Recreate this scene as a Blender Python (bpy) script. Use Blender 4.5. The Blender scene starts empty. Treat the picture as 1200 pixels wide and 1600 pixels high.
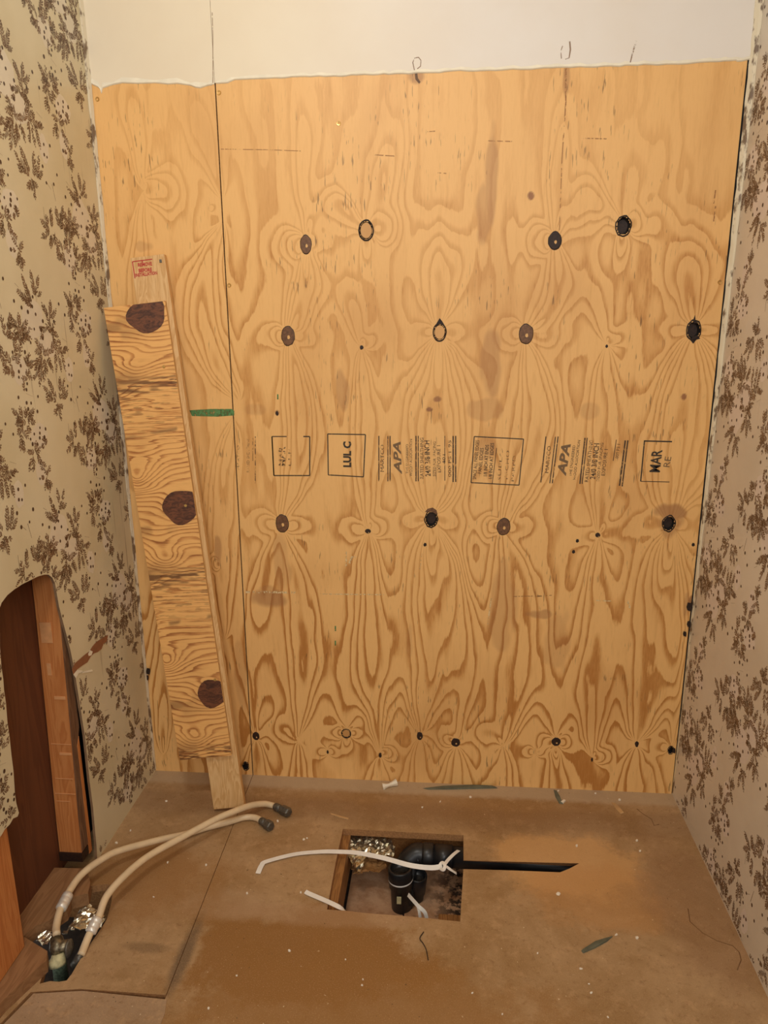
import bpy, bmesh, math, random
import numpy as np
from mathutils import Vector, Matrix
from mathutils.geometry import tessellate_polygon
random.seed(7)
sc = bpy.context.scene
COL = sc.collection

# ------------------------------------------------------------------ camera
FPX = 1174.69
PITCH, YAW, ROLL = 0.2520583, 0.0837847, 0.0048571
CAM = np.array([0.5606295, -1.9432332, 1.3211285])
def cam_R():
    cp, sp = math.cos(PITCH), math.sin(PITCH); cy, sy = math.cos(YAW), math.sin(YAW)
    cr, sr = math.cos(ROLL), math.sin(ROLL)
    fwd = np.array([-sy*cp, cy*cp, -sp]); right = np.array([cy, sy, 0.0]); down = np.cross(fwd, right)
    return np.stack([cr*right+sr*down, -sr*right+cr*down, fwd])
R3 = cam_R()
cd = bpy.data.cameras.new('camera'); cam = bpy.data.objects.new('camera', cd); COL.objects.link(cam)
cd.sensor_fit = 'VERTICAL'; cd.sensor_height = 36.0; cd.lens = FPX/1600*36.0; cd.clip_start = 0.02
M = Matrix.Identity(4)
for i in range(3):
    M[i][0] = R3[0][i]; M[i][1] = -R3[1][i]; M[i][2] = -R3[2][i]; M[i][3] = CAM[i]
cam.matrix_world = M
sc.camera = cam

# ------------------------------------------------------------------ world, lamps, exposure
sc.view_settings.view_transform = 'Standard'; sc.view_settings.look = 'None'
sc.view_settings.gamma = 1.0; sc.view_settings.exposure = 0.0
w = bpy.data.worlds.new('world'); sc.world = w; w.use_nodes = True
w.node_tree.nodes['Background'].inputs[0].default_value = (0.98, 0.97, 0.95, 1)
w.node_tree.nodes['Background'].inputs[1].default_value = 0.72
def area(name, loc, target, size, energy, color):
    l = bpy.data.lights.new(name, 'AREA'); l.shape = 'DISK'; l.size = size; l.energy = energy; l.color = color
    o = bpy.data.objects.new(name, l); COL.objects.link(o); o.location = loc
    o.rotation_euler = (Vector(target)-Vector(loc)).to_track_quat('-Z', 'Y').to_euler()
    return o
area('ceiling_light', (0.18, -1.35, 2.38), (0.5, -0.15, 0.9), 0.28, 10.0, (1.0, 0.96, 0.90))
area('room_fill_light', (1.0, -3.4, 2.2), (0.5, 0, 0.8), 1.0, 22, (1.0, 0.96, 0.91))  # added fill from the open side of the room, no fixture of its own

# ------------------------------------------------------------------ helpers
def ray(px, py): return R3.T @ np.array([(px-600)/FPX, (py-800)/FPX, 1.0])
def hit(px, py, ax, val):
    d = ray(px, py); t = (val-CAM[ax])/d[ax]; return CAM+t*d
def B(px, py, y=0.0): p = hit(px, py, 1, y); return (p[0], p[2])       # on the back wall: (x, z)
def F(px, py, z=0.0): p = hit(px, py, 2, z); return Vector(p)          # on the floor
def Lw(px, py, x=-0.2995): p = hit(px, py, 0, x); return (p[1], p[2])  # on the left wall: (y, z)
def Rw(px, py, x=1.219): p = hit(px, py, 0, x); return (p[1], p[2])
def onplane(px, py, p0, n):
    d = Vector(ray(px, py)); c = Vector(CAM); t = (p0-c).dot(n)/d.dot(n); return c+d*t

def srgb(r, g, b):
    def c(v):
        v /= 255.0
        return v/12.92 if v <= 0.04045 else ((v+0.055)/1.055)**2.4
    return (c(r), c(g), c(b), 1.0)

def link(name, me, mats=(), parent=None, smooth=False):
    o = bpy.data.objects.new(name, me); COL.objects.link(o)
    for m in (mats if isinstance(mats, (list, tuple)) else [mats]): me.materials.append(m)
    if parent is not None: o.parent = parent
    if smooth:
        me.polygons.foreach_set('use_smooth', [True]*len(me.polygons))
    return o
def mesh(name, V, Fc, mats=(), parent=None, smooth=False):
    me = bpy.data.meshes.new(name); me.from_pydata([tuple(v) for v in V], [], Fc); me.update()
    return link(name, me, mats, parent, smooth)
def bmobj(name, bm, mats=(), parent=None, smooth=False):
    bmesh.ops.recalc_face_normals(bm, faces=bm.faces)
    me = bpy.data.meshes.new(name); bm.to_mesh(me); bm.free(); return link(name, me, mats, parent, smooth)
def tag(o, label, cat, group=None):
    o['label'] = label; o['category'] = cat
    if group: o['group'] = group
    return o
def struct(o): o['kind'] = 'structure'; return o
def empty(name, loc=(0, 0, 0)):
    o = bpy.data.objects.new(name, None); COL.objects.link(o); o.location = loc; o.empty_display_size = 0.02; return o
def addbox(bm, lo, hi, mat=None, bev=0.0):
    r = bmesh.ops.create_cube(bm, size=1.0)
    vs = r['verts']
    for v in vs:
        v.co = Vector([lo[i]+(hi[i]-lo[i])*(v.co[i]+0.5) for i in range(3)])
        if mat is not None: v.co = mat @ v.co
    if bev > 0:
        es = list({e for v in vs for e in v.link_edges})
        bmesh.ops.bevel(bm, geom=es, offset=bev, segments=2, affect='EDGES', profile=0.6)
def box(name, lo, hi, mats, parent=None, mat=None, bev=0.0):
    bm = bmesh.new(); addbox(bm, lo, hi, mat, bev); return bmobj(name, bm, mats, parent)
def catmull(pts, n=8):
    P = [Vector(p) for p in pts]; P = [P[0]*2-P[1]]+P+[P[-1]*2-P[-2]]; out = []
    for i in range(1, len(P)-2):
        for k in range(n):
            t = k/n; a, b, c, d = P[i-1], P[i], P[i+1], P[i+2]
            out.append(0.5*((2*b)+(c-a)*t+(2*a-5*b+4*c-d)*t*t+(3*b-a-3*c+d)*t**3))
    out.append(P[-2]); return out
def addtube(bm, pts, rad, seg=12, cap=True):
    pts = [Vector(p) for p in pts]; rings = []; up = Vector((0, 0, 1))
    for i, p in enumerate(pts):
        t = (pts[min(i+1, len(pts)-1)]-pts[max(i-1, 0)]).normalized()
        if i == 0:
            a = t.orthogonal().normalized()
        else:
            a = (a-t*a.dot(t)).normalized()
        b = t.cross(a); r = rad[i] if isinstance(rad, (list, tuple)) else rad
        rings.append([bm.verts.new(p+(a*math.cos(2*math.pi*k/seg)+b*math.sin(2*math.pi*k/seg))*r) for k in range(seg)])
    for i in range(len(rings)-1):
        for k in range(seg): bm.faces.new((rings[i][k], rings[i][(k+1) % seg], rings[i+1][(k+1) % seg], rings[i+1][k]))
    if cap:
        bm.faces.new(rings[0][::-1]); bm.faces.new(rings[-1])
def tube(name, pts, rad, mats, parent=None, seg=12, smooth=True, cap=True):
    bm = bmesh.new(); addtube(bm, pts, rad, seg, cap); return bmobj(name, bm, mats, parent, smooth)
def prism(name, poly, h0, h1, mk, mats, parent=None):
    """poly: 2D outline; mk(u, v, h) -> 3D; closed slab between h0 and h1"""
    n = len(poly); tris = tessellate_polygon([[Vector((p[0], p[1], 0)) for p in poly]])
    V = [mk(p[0], p[1], h0) for p in poly]+[mk(p[0], p[1], h1) for p in poly]
    Fc = [tuple(t) for t in tris]+[tuple(i+n for i in t[::-1]) for t in tris]
    for i in range(n): Fc.append((i, (i+1) % n, (i+1) % n+n, i+n))
    bm = bmesh.new(); vs = [bm.verts.new(v) for v in V]
    for f in Fc:
        try: bm.faces.new([vs[i] for i in f])
        except ValueError: pass
    return bmobj(name, bm, mats, parent)
def inpoly(x, y, poly):
    c = False; n = len(poly); j = n-1
    for i in range(n):
        xi, yi = poly[i]; xj, yj = poly[j]
        if (yi > y) != (yj > y) and x < (xj-xi)*(y-yi)/(yj-yi)+xi: c = not c
        j = i
    return c

# ---- materials
class NT:
    def __init__(s, name):
        s.m = bpy.data.materials.new(name); s.m.use_nodes = True; s.t = s.m.node_tree
        s.b = s.t.nodes['Principled BSDF']; s.geo = None
    def n(s, typ, ins=None, **kw):
        nd = s.t.nodes.new(typ)
        for k, v in kw.items(): setattr(nd, k, v)
        for k, v in (ins or {}).items():
            if isinstance(v, bpy.types.NodeSocket): s.t.links.new(v, nd.inputs[k])
            else: nd.inputs[k].default_value = v
        return nd
    def pos(s):
        return s.n('ShaderNodeTexCoord').outputs['Object']
    def map(s, v, scale=(1, 1, 1), loc=(0, 0, 0)):
        return s.n('ShaderNodeMapping', {'Vector': v, 'Scale': scale, 'Location': loc}).outputs[0]
    def noise(s, v, scale=5.0, detail=3.0, rough=0.55, dist=0.0):
        return s.n('ShaderNodeTexNoise', {'Vector': v, 'Scale': scale, 'Detail': detail, 'Roughness': rough, 'Distortion': dist}).outputs[0]
    def math(s, op, a, b=0.0, c=0.0, clamp=False):
        nd = s.n('ShaderNodeMath', {0: a, 1: b, 2: c}, operation=op); nd.use_clamp = clamp; return nd.outputs[0]
    def ss(s, v, a, b, lo=0.0, hi=1.0):
        return s.n('ShaderNodeMapRange', {'Value': v, 'From Min': a, 'From Max': b, 'To Min': lo, 'To Max': hi}, interpolation_type='SMOOTHSTEP').outputs[0]
    def mix(s, f, a, b):
        nd = s.n('ShaderNodeMix', data_type='RGBA')
        for i, v in ((0, f), (6, a), (7, b)):
            if isinstance(v, bpy.types.NodeSocket): s.t.links.new(v, nd.inputs[i])
            else: nd.inputs[i].default_value = v
        return nd.outputs[2]
    def attr(s, name): return s.n('ShaderNodeAttribute', attribute_name=name).outputs['Fac']
    def out(s, col=None, rough=None, bump=None, bstr=0.2, bdist=0.002, metal=None):
        def put(k, v):
            if v is None: return
            if isinstance(v, bpy.types.NodeSocket): s.t.links.new(v, s.b.inputs[k])
            else: s.b.inputs[k].default_value = v
        put('Base Color', col); put('Roughness', rough); put('Metallic', metal)
        if bump is not None:
            bn = s.n('ShaderNodeBump', {'Strength': bstr, 'Distance': bdist, 'Height': bump}); s.t.links.new(bn.outputs[0], s.b.inputs['Normal'])
        return s.m
def simple(name, rgb, rough=0.6, var=0.12, scale=30.0, metal=0.0, bstr=0.15):
    t = NT(name); p = t.pos(); n = t.noise(p, scale, 4)
    c = srgb(*rgb); d = tuple(x*(1-2.2*var) for x in c[:3])+(1,)
    return t.out(t.mix(t.ss(n, 0.3, 0.7), d, c), rough, n, bstr, 0.002, metal)

def wood(name, light, dark, stretch, scale=1.0, rough=0.55, knots=0.0):
    t = NT(name); p = t.map(t.pos(), stretch)
    a = t.noise(p, 2.2*scale, 3, 0.5, 0.6); ring = t.math('FRACT', t.math('MULTIPLY', a, 9.0))
    r = t.math('MULTIPLY', t.ss(ring, 0.1, 0.8), t.ss(ring, 1.0, 0.86))
    fine = t.noise(t.map(t.pos(), tuple(8*q for q in stretch)), 10*scale, 3)
    f = t.math('ADD', t.math('MULTIPLY', r, 0.6), t.math('MULTIPLY', fine, 0.45), clamp=True)
    return t.out(t.mix(f, srgb(*light), srgb(*dark)), rough, fine, 0.15, 0.001)

def plymat(name, light, dark, deep, streak=(1, 1, 1), wob=0.25, rough=0.5, checks=True, fine_sc=1.0, checkcol=(84, 54, 28), stain=(150, 100, 62)):
    """bands are the contour lines of the veneer's grain height, stored per vertex"""
    t = NT(name); p = t.pos()
    nz = t.noise(t.map(p, tuple(150*q*fine_sc for q in streak)), 1.0, 4, 0.7)
    n2 = t.noise(t.map(p, tuple(14*q*fine_sc for q in streak)), 1.0, 3, 0.6)
    h = t.math('ADD', t.attr('grain'), t.math('MULTIPLY', nz, wob)); h = t.math('ADD', h, t.math('MULTIPLY', n2, wob*2.4))
    f = t.math('FRACT', h)
    band = t.math('MULTIPLY', t.ss(f, 0.46, 0.78), t.ss(f, 1.0, 0.92))
    band = t.math('MULTIPLY', band, t.ss(f, 0.5, 0.95, 0.62, 1.0))
    k = t.attr('contrast')
    band = t.math('MULTIPLY', band, k)
    fib = t.noise(t.map(p, tuple(260*q*fine_sc for q in streak)), 1.0, 3, 0.6)
    band = t.math('ADD', band, t.math('MULTIPLY', t.math('SUBTRACT', fib, 0.5), 0.55), clamp=True)
    st2 = t.noise(t.map(p, tuple(70*q*fine_sc for q in streak)), 1.0, 3, 0.6)
    band = t.math('ADD', band, t.math('MULTIPLY', t.ss(st2, 0.5, 0.8), 0.30), clamp=True)
    c = t.mix(band, srgb(*light), srgb(*dark))
    c = t.mix(t.math('MULTIPLY', t.ss(band, 0.55, 1.0), 0.5), c, srgb(*deep))
    # broad discolouring of the veneer
    tone = t.noise(t.map(p, (3.2, 3.2, 2.0)), 1.0, 3, 0.5)
    c = t.mix(t.ss(tone, 0.5, 0.75, 0, 0.28), c, srgb(*deep))
    # stains kept per vertex
    c = t.mix(t.attr('stain'), c, srgb(*stain))
    if checks:
        v = t.noise(t.map(p, tuple(210*q for q in (1, 1, 0.10))), 1.0, 2, 0.5)
        m = t.noise(t.map(p, (5, 5, 4), (3.1, 0, 7.7)), 1.0, 3, 0.6)
        ck = t.math('MULTIPLY', t.ss(v, 0.62, 0.68), t.ss(m, 0.48, 0.60))
        c = t.mix(t.math('MULTIPLY', ck, 0.6), c, srgb(*checkcol))
    bm_ = t.math('ADD', t.math('MULTIPLY', fib, 0.5), t.math('MULTIPLY', band, -0.4))
    return t.out(c, rough, bm_, 0.12, 0.001)

M_ply = plymat('plywood_face', (241, 190, 120), (204, 143, 72), (170, 104, 38), (1, 1, 0.12), stain=(160,108,66))
M_board = plymat('knotty_board_face', (240, 184, 110), (188, 118, 58), (112, 62, 28), (0.12, 0.12, 1), wob=0.35, rough=0.42, checks=False, stain=(92, 54, 30))
M_plyedge = wood('plywood_edge', (214, 176, 120), (150, 105, 60), (1, 1, 60), 1.0)
M_edge = wood('sawn_edge', (226, 186, 124), (188, 138, 78), (20, 20, 1.2))
M_batten = wood('pine_batten', (232, 194, 138), (204, 154, 92), (22, 22, 1.1), 1.0)
M_knot = simple('knot_brown', (124, 84, 52), 0.5, 0.2, 160)
M_knotdark = simple('knot_dark', (52, 30, 18), 0.6, 0.25, 160)
M_hole = simple('hole_black', (18, 12, 9), 0.8, 0.1, 100)
M_bark = simple('bark_ring', (42, 24, 14), 0.7, 0.2, 200)
M_plug = wood('plug_wood', (222, 172, 110), (196, 142, 80), (1, 1, 0.2))
M_bigknot = None
def bigknot():
    t = NT('board_knot'); p = t.pos()
    n = t.noise(t.map(p, (40, 40, 90)), 1.0, 5, 0.65, 1.5)
    c = t.mix(t.ss(n, 0.3, 0.7), srgb(58, 30, 18), srgb(122, 72, 44))
    return t.out(c, 0.4, n, 0.25, 0.001)
M_bigknot = bigknot()
M_ink = None
def inkmat(name, rgb, lo, hi):
    t = NT(name); n = t.noise(t.map(t.pos(), (160, 160, 90)), 1.0, 3, 0.6)
    t.out(srgb(*rgb), 0.6); t.t.links.new(t.ss(n, lo, hi), t.b.inputs['Alpha']); return t.m
M_ink = inkmat('stamp_ink', (78, 58, 40), 0.30, 0.52)
M_inkfaint = inkmat('stamp_ink_faint', (112, 84, 56), 0.40, 0.62)
M_inkmid = inkmat('stamp_ink_grey', (120, 94, 64), 0.20, 0.40)
M_inkdark = inkmat('stamp_ink_dark', (58, 48, 36), 0.22, 0.42)
M_red = inkmat('red_stamp_ink', (188, 52, 48), 0.20, 0.40)
M_green = inkmat('green_crayon', (96, 142, 84), 0.22, 0.62)
M_pencil = inkmat('pencil_mark', (150, 122, 98), 0.35, 0.5)
M_greydirt = simple('brown_smudge', (120, 92, 70), 0.7)
def paintmat():
    t = NT('cream_wall_paint'); p = t.pos(); n = t.noise(p, 3.0, 4)
    g = t.n('ShaderNodeSeparateXYZ', {0: p}).outputs[0]
    a = t.mix(t.ss(g, 0.0, 0.7), srgb(240, 228, 203), srgb(238, 232, 224))
    return t.out(t.mix(t.ss(n, 0.35, 0.7, 0, 0.25), a, srgb(222, 202, 172)), 0.55, t.noise(p, 90, 3), 0.1, 0.001)
M_paint = paintmat()
M_torn = simple('torn_white_paper', (248, 240, 218), 0.7, 0.05)
M_cream = None
def creamstrip():
    t = NT('corner_strip_paint'); p = t.pos()
    n = t.noise(t.map(p, (60, 60, 22)), 1.0, 4, 0.6)
    c = t.mix(t.ss(n, 0.50, 0.62), srgb(226, 214, 186), srgb(122, 100, 78))
    return t.out(c, 0.5, n, 0.3, 0.002)
M_cream = creamstrip()
def paper(name, a, b):
    t = NT(name); p = t.pos(); n = t.noise(p, 3.5, 3)
    st = t.noise(t.map(p, (90, 90, 3.2)), 1.0, 2, 0.5); msk = t.noise(t.map(p, (6, 6, 3)), 1.0, 2)
    c = t.mix(t.ss(n, 0.3, 0.7), srgb(*a), srgb(*b))
    f = t.math('MULTIPLY', t.ss(st, 0.66, 0.74), t.ss(msk, 0.45, 0.6, 0, 0.5))
    c = t.mix(f, c, srgb(130, 110, 88))
    return t.out(c, 0.34, t.noise(t.map(p, (40, 40, 6)), 1.0, 3), 0.12, 0.002)
M_paperL = paper('wallpaper_left_ground', (226, 216, 184), (212, 200, 164))
M_paperR = paper('wallpaper_right_ground', (222, 214, 200), (210, 200, 184))
M_haloL = simple('wallpaper_pale_bloom_left', (229, 219, 196), 0.36, 0.03, 20)
M_halo = simple('wallpaper_pale_bloom_right', (226, 216, 208), 0.36, 0.03, 20)
M_print = simple('wallpaper_brown_print', (134, 104, 78), 0.4, 0.18, 60)
M_print2 = simple('wallpaper_dark_dot_print', (84, 58, 42), 0.4, 0.15, 60)
M_gyp = simple('gypsum_edge', (140, 110, 80), 0.8)
M_brownpaper = simple('torn_brown_paper', (158, 104, 66), 0.8, 0.12, 25)
M_stud = wood('stud_lumber', (208, 140, 80), (184, 110, 54), (14, 14, 0.9), 1.0, 0.6)
M_studold = wood('old_dusty_stud', (132, 96, 66), (92, 62, 40), (16, 16, 1.0), 1.0, 0.8)
M_glue = simple('dried_glue', (226, 164, 108), 0.7, 0.1)
M_cavity = wood('cavity_panel', (108, 62, 36), (88, 48, 28), (6, 6, 0.5), 1.0, 0.6)
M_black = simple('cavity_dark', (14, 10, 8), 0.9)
M_sill = wood('sill_plate_wood', (158, 116, 76), (134, 94, 58), (12, 1.2, 12), 1.0, 0.8)
M_pipe = simple('black_plastic_pipe', (34, 34, 36), 0.35, 0.15, 40)
M_pipein = simple('pipe_dirt', (46, 38, 30), 0.9, 0.3, 120, 0, 0.8)
M_strap = simple('white_strap', (250, 246, 238), 0.45, 0.04, 40)
M_silver = simple('crimp_metal', (244, 238, 226), 0.3, 0.05, 200, 0.35)
M_nut = simple('dull_grey_fitting', (112, 106, 96), 0.4, 0.2, 200, 0.5)
M_hose = simple('cream_hose', (232, 206, 166), 0.42, 0.06, 30)
M_valve = simple('corroded_brass', (150, 138, 112), 0.4, 0.3, 120, 0.7)
M_verd = simple('green_corrosion', (120, 140, 112), 0.8, 0.3, 150, 0.0, 0.6)
M_putty = simple('pale_thread_paste', (214, 204, 156), 0.7, 0.15, 120)
def foilmat():
    t = NT('foil'); n = t.noise(t.pos(), 60, 4, 0.6)
    return t.out(t.mix(n, srgb(210, 204, 180), srgb(240, 236, 220)), 0.22, n, 0.5, 0.004, 0.95)
M_foil = foilmat()
M_kraft = simple('kraft_paper', (176, 128, 76), 0.7, 0.15, 30)
M_chip = simple('white_plaster_chip', (244, 232, 212), 0.7, 0.03)
M_sliver = simple('grey_green_sliver', (112, 112, 92), 0.8, 0.15)
M_shaving = simple('beige_wood_shaving', (206, 164, 112), 0.7, 0.1)
M_scrap = simple('white_paper_scrap', (244, 232, 208), 0.6, 0.03)
M_screw = simple('yellow_screw', (206, 166, 96), 0.3, 0.1, 100, 0.7)
M_crack = simple('floor_crack', (128, 90, 54), 0.8)
M_thread = simple('dark_root_thread', (58, 40, 26), 0.8)

def floormat(name, blobs=True, base=(190, 156, 114), dark=(160, 124, 80)):
    t = NT(name); p = t.pos()
    n = t.noise(p, 4.0, 6, 0.65, 0.4); n2 = t.noise(p, 260, 3, 0.7); n3 = t.noise(p, 28, 5, 0.7)
    c = t.mix(t.ss(n, 0.32, 0.68), srgb(*base), srgb(*dark))
    c = t.mix(t.ss(n3, 0.5, 0.68, 0, 0.5), c, srgb(206, 168, 124))
    n4 = t.noise(t.map(p, (1, 1, 1), (5, 3, 0)), 70, 5, 0.75)
    c = t.mix(t.ss(n4, 0.52, 0.68, 0, 0.45), c, srgb(132, 92, 54))
    def blob(cx, cy, rx, ry, amt, col, edge=0.5, seed=0.0):
        nonlocal c
        q = t.map(p, (1/rx, 1/ry, 0), (-cx/rx, -cy/ry, 0))
        d = t.n('ShaderNodeVectorMath', {0: q}, operation='LENGTH').outputs['Value']
        wv = t.noise(t.map(p, (1, 1, 1), (seed, seed, 0)), 7.0, 7, 0.72)
        d = t.math('ADD', d, t.math('MULTIPLY', t.math('SUBTRACT', wv, 0.5), 2.2))
        c = t.mix(t.ss(d, 1.0+edge*0.5, 1.0-edge*0.5, 0, amt), c, srgb(*col))
    if blobs:
        a = F(470, 1490); blob(a.x, a.y, 0.25, 0.15, 0.9, (152, 106, 52), 0.35, 1)
        a = F(560, 1590); blob(a.x, a.y, 0.36, 0.13, 0.75, (156, 110, 56), 0.7, 2)
        a = F(870, 1340); blob(a.x+0.03, a.y-0.01, 0.20, 0.11, 0.7, (222, 172, 112), 0.5, 3)
        a = F(935, 1400); blob(a.x, a.y, 0.16, 0.10, 0.5, (206, 152, 94), 0.6, 4)
        a = F(1090, 1420); blob(a.x, a.y, 0.10, 0.25, 0.5, (156, 118, 84), 0.7, 5)
        a = F(350, 1410); blob(a.x, a.y, 0.10, 0.05, 0.6, (192, 160, 124), 0.8, 6)
        a = F(520, 1430); blob(a.x, a.y, 0.22, 0.03, 0.5, (184, 148, 112), 0.8, 7)
        a = F(290, 1490); blob(a.x, a.y, 0.018, 0.10, 0.7, (92, 76, 60), 0.9, 8)
        a = F(230, 1480); blob(a.x, a.y, 0.05, 0.012, 0.45, (104, 82, 58), 0.9, 9)
        a = F(235, 1375); blob(a.x, a.y, 0.17, 0.13, 0.75, (160, 114, 62), 0.9, 10)
        a = F(700, 1260); blob(a.x, a.y, 0.45, 0.05, 0.45, (158, 114, 66), 0.9, 11)
        sy = t.n('ShaderNodeSeparateXYZ', {0: p}).outputs[1]
        e = t.math('ADD', sy, t.math('MULTIPLY', n3, 0.03))
        c = t.mix(t.ss(e, -0.055, -0.03, 0, 0.75), c, srgb(196, 172, 140))
        e2 = t.math('ADD', sy, t.math('MULTIPLY', n, 0.10))
        c = t.mix(t.math('MULTIPLY', t.ss(e2, -0.17, -0.12), t.ss(e2, -0.03, -0.07, 0, 0.35)), c, srgb(126, 92, 62))
    vor = t.noise(p, 130, 2, 0.5)
    c = t.mix(t.ss(vor, 0.735, 0.76, 0, 0.8), c, srgb(236, 214, 176))
    c = t.mix(t.ss(vor, 0.28, 0.255, 0, 0.65), c, srgb(70, 50, 32))
    c = t.mix(t.math('MULTIPLY', n2, 0.22), c, srgb(96, 66, 40))
    n5 = t.noise(p, 420, 2, 0.6)
    c = t.mix(t.ss(n5, 0.56, 0.72, 0, 0.5), c, srgb(206, 168, 122))
    bmp = t.math('ADD', t.math('MULTIPLY', n2, 0.6), n3)
    return t.out(c, t.ss(n, 0.3, 0.7, 0.72, 0.5), bmp, 0.25, 0.002)
M_floor = floormat('particleboard_floor')
M_patch = floormat('grey_vinyl_patch', False, (186, 156, 124), (166, 136, 104))
M_cut = simple('particleboard_cut_edge', (178, 128, 80), 0.85, 0.15, 200)
M_sub = None
def submat():
    t = NT('crawlspace_board'); p = t.pos(); n = t.noise(p, 14, 5, 0.7); k = t.noise(p, 34, 5, 0.75)
    c = t.mix(t.ss(n, 0.35, 0.65), srgb(206, 164, 128), srgb(176, 130, 92))
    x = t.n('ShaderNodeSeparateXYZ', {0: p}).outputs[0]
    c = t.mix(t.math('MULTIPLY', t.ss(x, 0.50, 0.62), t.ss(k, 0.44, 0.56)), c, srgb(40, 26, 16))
    return t.out(c, 0.9, k, 0.5, 0.006)
M_sub = submat()
M_earth = simple('dark_earth', (62, 46, 32), 0.9, 0.3, 40)
M_joist = wood('joist_lumber', (176, 126, 72), (128, 84, 44), (20, 1.5, 20))

# ------------------------------------------------------------------ numpy fields for the veneer
def vnoise(x, y, seed=0):
    rs = np.random.RandomState(seed); T = rs.rand(256, 256)
    xi = np.floor(x).astype(int); yi = np.floor(y).astype(int); fx = x-xi; fy = y-yi
    fx = fx*fx*fx*(fx*(fx*6-15)+10); fy = fy*fy*fy*(fy*(fy*6-15)+10)
    a = T[xi % 256, yi % 256]; b = T[(xi+1) % 256, yi % 256]; c = T[xi % 256, (yi+1) % 256]; d = T[(xi+1) % 256, (yi+1) % 256]
    return (a*(1-fx)+b*fx)*(1-fy)+(c*(1-fx)+d*fx)*fy
def sstep(v, a, b):
    t = np.clip((v-a)/(b-a), 0, 1); return t*t*(3-2*t)
PXM = 1/640.0
def bundle(X, Z, p0, p1, hw, amp, bow=0.0, op=False, e=0.62):
    x0, z0 = B(*p0); x1, z1 = B(*p1); L = math.hypot(x1-x0, z1-z0); dx, dz = (x1-x0)/L, (z1-z0)/L
    t = ((X-x0)*dx+(Z-z0)*dz)/L; n = (X-x0)*(-dz)+(Z-z0)*dx
    if dz < 0 or (abs(dz) < 0.4 and dx < 0): n = n*1.0
    ok = (t > 0) & (t < 1); tc = np.clip(t, 1e-4, 1-1e-4)
    if op:
        prof = np.clip(np.sin(np.pi*np.clip(tc/1.5, 0, .5)), 0, 1)**e; fade = 1-sstep(tc, 0.35, 1.0)
        bw = bow*PXM*np.sin(np.pi*tc/2)
    else:
        prof = np.sin(np.pi*tc)**e; fade = 1.0; bw = bow*PXM*np.sin(np.pi*tc)
    u = (n-bw)/(hw*PXM*prof+1e-4)
    return np.where(ok, amp*np.exp(-u*u*0.9)*fade, 0)
def ear(X, Z, p, ang, R, amp, el=1.0):
    x0, z0 = B(*p); a = math.radians(ang); dx = X-x0; dz = Z-z0
    u = dx*math.cos(a)+dz*math.sin(a); v = (-dx*math.sin(a)+dz*math.cos(a))*el
    r = np.sqrt(u*u+v*v)+1e-5; c = u/r
    q = r/(2*R*PXM*np.clip(c, 1e-3, 1))
    return np.where(c > 0, amp*np.exp(-q*q*1.6), 0)
# bow > 0 bends towards the right of the photograph for lines that run downwards
BUND = [  # p0, p1, half width, amplitude, bow, open
 ((478,385),(450,522),28,3.2,26,0), ((478,378),(472,40),20,2.6,0,1), ((478,380),(572,358),34,3.4,-44,0),
 ((574,355),(615,150),34,2.2,8,1), ((450,528),(441,815),30,4.6,26,0), ((452,520),(500,330),30,2.5,6,1),
 ((565,545),(575,826),24,3.2,4,0), ((565,540),(540,390),22,2.4,-8,1), ((687,508),(690,290),46,4.6,0,1),
 ((687,525),(674,806),58,6.6,2,0), ((867,380),(822,518),28,3.2,30,0), ((867,372),(884,60),22,2.6,0,1),
 ((867,374),(974,352),36,3.4,-46,0), ((976,346),(1010,170),34,2.0,8,1), ((822,528),(787,820),36,4.8,34,0),
 ((948,542),(935,832),30,4.2,4,0), ((946,536),(925,370),24,2.6,-8,1), ((1084,506),(1072,300),44,4.6,0,1),
 ((1084,524),(1046,812),54,6.6,4,0), ((441,824),(466,1152),30,3.6,24,0), ((438,824),(400,1146),26,2.8,-26,0),
 ((575,832),(593,1176),32,4.6,-4,0), ((674,818),(656,1146),52,5.6,8,0), ((676,818),(712,1156),26,2.6,44,0),
 ((787,828),(787,1163),50,3.6,34,0), ((935,838),(925,1182),36,4.4,-2,0), ((1046,824),(995,1160),56,5.6,8,0),
 ((1050,824),(1052,1165),16,2.0,6,0), ((869,1152),(869,985),44,2.4,0,1), ((541,1138),(541,960),44,2.4,0,1),
 ((656,1148),(712,1158),24,1.8,-16,0), ((712,1160),(787,1163),26,1.8,-22,0), ((400,1150),(466,1157),26,2.0,-20,0),
 ((656,1155),(650,1330),46,3.6,0,1), ((712,1168),(722,1330),46,3.6,0,1), ((400,1156),(410,1320),40,3.2,0,1),
 ((869,1166),(872,1330),30,2.6,0,1), ((995,1168),(990,1330),46,3.6,0,1), ((593,1184),(590,1330),30,2.6,0,1),
 ((787,1166),(780,1320),30,2.6,0,1), ((466,1160),(470,1320),26,2.4,0,1),
 # the narrow left sheet
 ((224,296),(205,20),26,3.6,-6,1), ((222,300),(222,700),24,3.4,-14,1), ((347,312),(290,60),30,3.6,-4,1),
 ((346,345),(372,628),34,4.6,-44,0), ((366,652),(352,1000),30,3.6,-20,0), ((340,1010),(300,1190),34,3.4,0,1),
 ((262,900),(256,1180),22,3.0,-6,0),
]
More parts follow.
